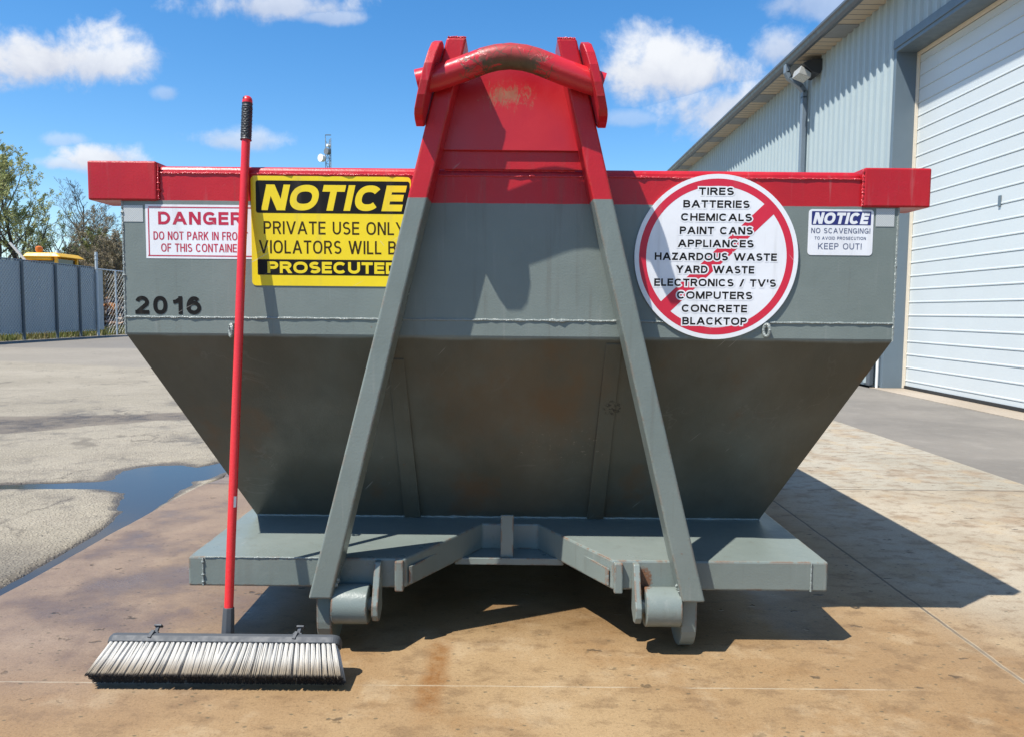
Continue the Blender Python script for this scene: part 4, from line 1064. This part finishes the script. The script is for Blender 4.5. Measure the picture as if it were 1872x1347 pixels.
# ================================================================== FENCE, YARD, TREES (left background)
FX = -14.8
fen = thing('privacy_fence', 'tall chain-link fence filled with blue grey privacy slats', 'fence', (FX, 24, 0))
M_POST = simple('dark_fence_post', (.10, .12, .13), .5)
M_GALV = simple('galvanised_wire', (.46, .50, .52), .45, metal=.2)
def slat_mat():
    m, t, bs, pos = mat('blue_grey_slats')
    x, y, z = t.sep(pos)
    col = t.mix(t.noise(t.scale(pos, (1, 18, .5)), 1, 3), (.25, .295, .32), (.38, .43, .455))
    t.put(bs.inputs['Base Color'], col); bs.inputs['Roughness'].default_value = .45
    return m
M_SLAT = slat_mat()
FT, FB = 2.40, .22
ps = [14.0, 15.9, 17.8, 19.7, 21.5, 23.15, 24.85, 26.2]
for y in ps:
    b = MB(); b.tube([(FX + .05, y, 0), (FX + .05, y, FT)], .045, 10); b.build('post', M_POST, fen, smooth=True)
b = MB(); b.tube([(FX, 13.9, FT), (FX, 27.3, FT)], .024, 8); b.build('top_rail', M_POST, fen, smooth=True)
b = MB(); y = 14.0
while y < 27.75:
    b.box(FX - .006, FX + .006, y, y + .062, FB + random.uniform(-.02, .02), FT - .03); y += .070
b.build('slats', M_SLAT, fen)
def link_mesh(y0, y1, z0, z1, x, step, r):
    b = MB(); H = z1 - z0
    k = y0 - H
    while k < y1:
        for sgn in (1, -1):
            ya, yb = (k, k + H); za, zb = (z0, z1)
            if ya < y0: za = z0 + (y0 - ya); ya = y0
            if yb > y1: zb = z1 - (yb - y1); yb = y1
            if sgn < 0: za, zb = z1 - (za - z0), z1 - (zb - z0)
            if yb - ya > .01: b.bar((x + .004 * sgn, ya, za), (x + .004 * sgn, yb, zb), r, r)
        k += step
    return b
link_mesh(14.0, 27.3, FB - .05, FT, FX + .016, .13, .011).build('chain_link', M_GALV, fen)
fe2 = thing('chain_link_fence', 'open see-through chain-link fence section behind the container edge', 'fence', (FX + .15, 31, 0))
b = MB(); b.tube([(FX + .08, 27.25, 0), (FX + .08, 27.25, 2.95)], .05, 10)
for zz in (.5, 1.0, 1.5, 2.0, 2.35, 2.7, 2.85): b.tube([(FX + .08, 27.25, zz - .015), (FX + .08, 27.25, zz + .015)], .062, 10)
b.build('tall_post', M_GALV, fe2, smooth=True)
for y in (28.4, 30.6, 32.8, 35.0):
    b = MB(); b.tube([(FX + .15, y, 0), (FX + .15, y, 2.36)], .034, 8); b.build('post', M_GALV, fe2, smooth=True)
b = MB(); b.tube([(FX + .08, 27.25, 2.36), (FX + .15, 35, 2.36)], .022, 8); b.build('top_rail', M_GALV, fe2, smooth=True)
link_mesh(27.7, 35.0, .06, 2.36, FX + .12, .20, .004).build('chain_link', M_GALV, fe2)

# yellow loader behind the fence
M_YEL = simple('machine_yellow', (.72, .40, .012), .4, var=.08, scale=3)
M_GLS = simple('tinted_glass', (.02, .025, .03), .08)
LYC, LXC = 29.5, -17.55
ld = thing('yellow_loader', 'yellow loader with orange beacon parked behind the slatted fence', 'loader', (LXC, LYC, 0))
b = MB(); b.box(LXC - 1.1, LXC + 1.1, LYC - 1.9, LYC + .85, .7, 1.7); b.build('body', M_YEL, ld, bevel=.05)
for sx in (-1, 1):
    for sy in (-1, 1):
        b = MB(); b.box(LXC + sx * .48 - .05, LXC + sx * .48 + .05, LYC + sy * .66 - .05, LYC + sy * .66 + .05, 1.7, 2.86); b.build('cab_post', M_YEL, ld, bevel=.01)
b = MB(); b.box(LXC - .45, LXC + .45, LYC - .63, LYC + .63, 1.75, 2.80); b.build('cab_glass', M_GLS, ld)
b = MB(); b.hexa([(LXC - .70, LYC - .85, 2.86), (LXC + .74, LYC - .85, 2.86), (LXC + .74, LYC + .85, 2.86), (LXC - .70, LYC + .85, 2.86)], [(LXC - .58, LYC - .75, 3.02), (LXC + .52, LYC - .75, 3.02), (LXC + .52, LYC + .75, 3.02), (LXC - .58, LYC + .75, 3.02)])
b.box(LXC - .64, LXC + .36, LYC - .80, LYC + .8, 2.74, 2.858); b.build('cab_roof', M_YEL, ld, bevel=.03)
b = MB(); b.tube([(LXC - .25, LYC - .5, 3.02), (LXC - .25, LYC - .5, 3.12), (LXC - .25, LYC - .5, 3.24), (LXC - .25, LYC - .5, 3.28)], [.08, .13, .12, .05], 12); b.build('beacon', simple('orange_beacon', (.60, .16, .02), .3), ld, smooth=True)
b = MB(); b.tube([(LXC + .42, LYC - .5, 3.02), (LXC + .42, LYC - .5, 3.12)], [.09, .06], 10); b.build('work_lamp', M_GALV, ld, smooth=True)
b = MB(); b.bar((LXC - .95, LYC - 1.1, 3.34), (LXC - .15, LYC - 1.1, 2.4), .09, .07); b.build('boom_arm', simple('pale_metal', (.55, .52, .48), .4), ld, bevel=.01)
for sx in (-1, 1):
    for yy_ in (-1.3, .3):
        b = MB(); b.tube([(LXC + sx * .85, LYC + yy_, .6), (LXC + sx * 1.2, LYC + yy_, .6)], .6, 20); wh = b.build('wheel', M_DARK, ld, smooth=True)
        b = MB(); b.tube([(LXC + sx * 1.19, LYC + yy_, .6), (LXC + sx * 1.22, LYC + yy_, .6)], .28, 14); b.build('rim', M_YEL, wh, root=ld, smooth=True)

# scrap heap seen through the open mesh
b = MB(); rg = random.Random(3)
for k in range(150):
    x = rg.gauss(-19.9, 1.1); y = rg.uniform(36.5, 39.5); h = max(.05, 1.7 - abs(x + 19.9) * .6 - abs(y - 38) * .35) * rg.uniform(.1, 1)
    a = Vector((rg.uniform(-1, 1), rg.uniform(-1, 1), rg.uniform(-.5, .5))).normalized() * rg.uniform(.2, .7)
    b.bar(Vector((x, y, h)) - a, Vector((x, y, h)) + a, rg.uniform(.05, .35), rg.uniform(.03, .2))
def scrap_mat():
    m, t, bs, pos = mat('scrap_wood')
    vo = t.n('ShaderNodeTexVoronoi', {'Scale': 1.6}); t.put(vo.inputs['Vector'], pos)
    r_ = t.n('ShaderNodeValToRGB'); t.put(r_.inputs[0], t.sep(vo.outputs[1])[0])
    e = r_.color_ramp.elements; e[0].color = (.05, .045, .06, 1); e[1].color = (.38, .17, .05, 1); e.new(.4).color = (.16, .12, .10, 1); e.new(.7).color = (.30, .25, .20, 1)
    t.put(bs.inputs['Base Color'], r_.outputs[0]); bs.inputs['Roughness'].default_value = .8; return m
o = b.build('scrap_pile', scrap_mat()); tag(o, 'heap of brown scrap timber behind the open fence', 'scrap pile', None, 'stuff')

# trees
def leaf_mat(name, a, b_):
    m, t, bs, pos = mat(name)
    col = t.mix(t.step(t.noise(pos, 1.3, 4), .35, .65), a, b_)
    col = t.mix(t.m('MULTIPLY', t.noise(pos, 30, 2), .4), col, b_)
    t.put(bs.inputs['Base Color'], col); bs.inputs['Roughness'].default_value = .6
    bs.inputs['Subsurface Weight'].default_value = 0
    tr = t.n('ShaderNodeBsdfTranslucent', {'Color': col}); out = [n_ for n_ in t.t.nodes if n_.type == 'OUTPUT_MATERIAL'][0]
    mx = t.n('ShaderNodeMixShader', {0: .35, 1: bs, 2: tr}); t.t.links.new(mx.outputs[0], out.inputs[0]); return m
BARK = simple('grey_bark', (.075, .066, .055), .9, var=.25, scale=6)
TWIG = simple('twig_bark', (.10, .085, .068), .9, var=.2, scale=3)
L_SPR = leaf_mat('spring_leaves', (.34, .37, .12), (.45, .45, .19))
L_OLV = leaf_mat('olive_leaves', (.16, .185, .05), (.24, .24, .085))
L_BRN = leaf_mat('brown_buds', (.22, .19, .12), (.32, .26, .17))
def tree(name, label, cat, base, H, spread, seed, leaves, leafmat, leafsize=.09, levels=4, stems=1, first=.28, group=None, twigr=.008, nb=(5, 6, 5, 4), lean=0.0):
    rg = random.Random(seed); base = Vector(base)
    root = thing(name, label, cat, base, group)
    tb = MB(); tw = MB(); lf = MB()
    def leafat(p):
        for _ in range(1):
            n_ = Vector((rg.uniform(-1, 1), rg.uniform(-1, 1), rg.uniform(-.3, 1))).normalized(); t1 = n_.orthogonal().normalized(); t2 = n_.cross(t1)
            s_ = leafsize * rg.uniform(.6, 1.3); q = p + Vector((rg.uniform(-1, 1), rg.uniform(-1, 1), rg.uniform(-1, 1))) * leafsize * 1.6
            lf.add([q - t1 * s_, q - t2 * s_ * .55, q + t1 * s_, q + t2 * s_ * .55], [(0, 1, 2, 3)])
    def branch(p, d, L, r, lev):
        n_ = 5 if lev < 2 else 3; pts = [p]; rad = [r]; dd = d.copy()
        for i in range(n_):
            dd = (dd + Vector((rg.uniform(-1, 1), rg.uniform(-1, 1), rg.uniform(-.5, 1))) * (.10 if lev == 0 else .20) + Vector((0, 0, .06 if lev else .02))).normalized()
            pts.append(pts[-1] + dd * (L / n_)); rad.append(max(r * (1 - .8 * (i + 1) / n_), twigr * .6))
        (tb if lev < 2 else tw).tube(pts, rad, 7 if lev == 0 else (5 if lev == 1 else 3), cap=False)
        if lev >= levels - 1:
            for _ in range(leaves):
                k = rg.randrange(1, len(pts)); leafat(pts[k].lerp(pts[k - 1], rg.random()))
            return
        m_ = nb[min(lev, len(nb) - 1)]; m_ = m_ * 2 if lev == 0 else m_
        for k in range(m_):
            a = (first if lev == 0 else .25) + (1 - (first if lev == 0 else .25)) * (k + rg.random()) / m_
            a = min(a, .98); f_ = a * n_; i = min(int(f_), n_ - 1); q = pts[i].lerp(pts[i + 1], f_ - i)
            dir0 = (pts[i + 1] - pts[i]).normalized(); az = rg.uniform(0, 2 * pi)
            o1 = dir0.orthogonal().normalized(); o1 = Matrix.Rotation(az, 3, dir0) @ o1
            an = radians(rg.uniform(32, 58)) if lev == 0 else radians(rg.uniform(25, 60))
            nd = dir0 * cos(an) + o1 * sin(an)
            ll = L * (spread if lev == 0 else .52) * (1 - .55 * a if lev == 0 else 1 - .4 * a) * rg.uniform(.75, 1.2)
            branch(q, nd, ll, max(rad[i] * .55, twigr), lev + 1)
    for k in range(stems):
        off = Vector((rg.uniform(-1, 1), rg.uniform(-1, 1), 0)) * (.35 if stems > 1 else 0); tl = Vector((rg.uniform(-1, 1) * (.28 if stems > 1 else .05) + lean, rg.uniform(-1, 1) * (.28 if stems > 1 else .05), 1)).normalized()
        branch(base + off, tl, H * (1 if k == 0 else rg.uniform(.75, .98)), H * (.020 if stems == 1 else .014), 0)
    tb.build('trunk', BARK, root, smooth=True)
    cr = tw.build('crown', TWIG, root)
    if lf.f: lf.build('leaves', leafmat, cr, root=root)
    return root
def tpos(px, Y): p = at(px, 569, Y=Y); return (p.x, Y, 0)
tree('leafy_tree', 'tall tree coming into pale green leaf at the left edge of the yard', 'tree', tpos(40, 40), 7.7, .56, 7, 11, L_SPR, .042, 5, 1, .22, nb=(8, 6, 5, 3))
tree('leafy_tree', 'smaller green-leafed tree with forked trunk left of the tall leafy tree', 'tree', tpos(-12, 37), 7.6, .58, 19, 7, L_SPR, .045, 5, 2, .25, nb=(7, 5, 4, 3))
tree('leafy_tree', 'thin budding tree with drooping brown boughs above the yellow loader', 'tree', tpos(82, 44), 5.2, .60, 31, 5, L_OLV, .045, 5, 1, .22, nb=(6, 5, 4, 3))
tree('bare_tree', 'leafless dark tree standing behind the yellow loader', 'tree', tpos(128, 55), 8.4, .56, 5, 0, L_BRN, .05, 5, 1, .14, nb=(10, 7, 5, 4), twigr=.009)
tree('bare_tree', 'slim leafless tree just left of the container rim', 'tree', tpos(163, 58), 7.2, .42, 12, 0, L_BRN, .05, 5, 1, .22, nb=(8, 6, 4, 3), twigr=.010)
tree('bare_tree', 'leafless tree half hidden by the container wall', 'tree', tpos(212, 56), 6.6, .5, 23, 0, L_BRN, .05, 5, 1, .2, nb=(8, 6, 4, 3), twigr=.010)
tree('bushy_shrub', 'wide olive green shrub behind the tall fence post', 'shrub', tpos(172, 42), 4.1, .75, 41, 12, L_OLV, .05, 5, 4, .04, nb=(7, 5, 4, 3))
tree('bushy_shrub', 'brownish budding shrub beside the container edge', 'shrub', tpos(206, 39), 4.5, .68, 43, 6, L_BRN, .04, 5, 5, .04, nb=(7, 5, 4, 3))
tree('bushy_shrub', 'low brown brush beneath the leafless dark tree', 'shrub', tpos(120, 50), 3.3, .85, 47, 6, L_BRN, .05, 5, 5, .04, nb=(7, 5, 4, 3))
# far wood as one mass of twiggy growth
rg = random.Random(8); b = MB()
for k in range(5200):
    x = rg.uniform(-95, -18); y = 72 + rg.uniform(0, 14); top = 3.4 + 2.2 * sin(x * .23) + 1.2 * sin(x * .71 + 2); z = rg.uniform(0, 1) ** .7 * max(1.5, top)
    n_ = Vector((rg.uniform(-1, 1), rg.uniform(-1, 1), rg.uniform(-.4, 1))).normalized(); t1 = n_.orthogonal().normalized() * rg.uniform(.15, .5); t2 = n_.cross(t1) * .5; q = Vector((x, y, z))
    b.add([q - t1, q - t2, q + t1, q + t2], [(0, 1, 2, 3)])
o = b.build('far_woods', leaf_mat('far_brush', (.085, .075, .05), (.14, .12, .075))); tag(o, 'low brown wood far behind the yard', 'woods', None, 'stuff')
# weeds along the fence foot
b = MB()
for k in range(5200):
    x = FX - rg.uniform(.02, 1.8); y = rg.uniform(14, 36); h = rg.uniform(.06, .34); a = rg.uniform(0, pi); wv = Vector((cos(a), sin(a), 0)) * rg.uniform(.012, .035); tl = Vector((rg.uniform(-.1, .1), rg.uniform(-.1, .1), h)); q = Vector((x, y, -.02))
    b.add([q - wv, q + wv, q + tl + wv * .3, q + tl - wv * .3], [(0, 1, 2, 3)])
o = b.build('weeds', leaf_mat('weed_green', (.09, .13, .02), (.24, .20, .08))); tag(o, 'strip of green and straw weeds at the fence foot', 'weeds', None, 'stuff')

# radio tower
TX, TY = at(601, 289, Y=125).x, 125.0
tw_ = thing('radio_tower', 'distant slender lattice radio tower with round dishes', 'tower', (TX, TY, 0))
b = MB(); wT = .42; zt = at(602, 254, Y=TY).z
cs = [(TX - wT, TY - .3), (TX + wT, TY - .3), (TX, TY + .5)]
for c_ in cs: b.bar((c_[0], c_[1], 0), (c_[0], c_[1], zt), .10, .10)
z = 0; k = 0
while z < zt - .9:
    for i in range(3):
        a, c_ = cs[i], cs[(i + 1) % 3]
        if k % 2: a, c_ = c_, a
        b.bar((a[0], a[1], z), (c_[0], c_[1], z + .9), .05, .05)
        b.bar((a[0], a[1], z), (c_[0], c_[1], z), .045, .045)
    z += .9; k += 1
b.build('mast', simple('tower_steel', (.22, .25, .28), .5), tw_)
M_DISH = simple('white_dish', (.78, .78, .76), .4)
for px, py, r_ in ((585.5, 289, .62), (596, 277, .52), (598, 266, .22)):
    p = at(px, py, Y=TY - .6); b = MB(); dr = Vector((-.55, -.83, 0)).normalized()
    b.tube([p - dr * .75, p - dr * .70, p - dr * .1, p], [r_ * .55, r_ * .85, r_ * .98, r_], 20); d_ = b.build('dish', M_DISH if r_ > .6 or r_ < .3 else simple('grey_dish', (.16, .17, .18), .5), tw_, smooth=True)
p = at(602, 253, Y=TY); b = MB(); b.bar((TX - .45, TY - .3, zt), (TX - .45, TY - .3, zt + .5), .07, .07); b.bar((TX - .45, TY - .3, zt + .5), (TX + .45, TY - .3, zt + .5), .10, .14); b.build('antenna', simple('antenna_grey', (.12, .14, .16), .5), tw_)
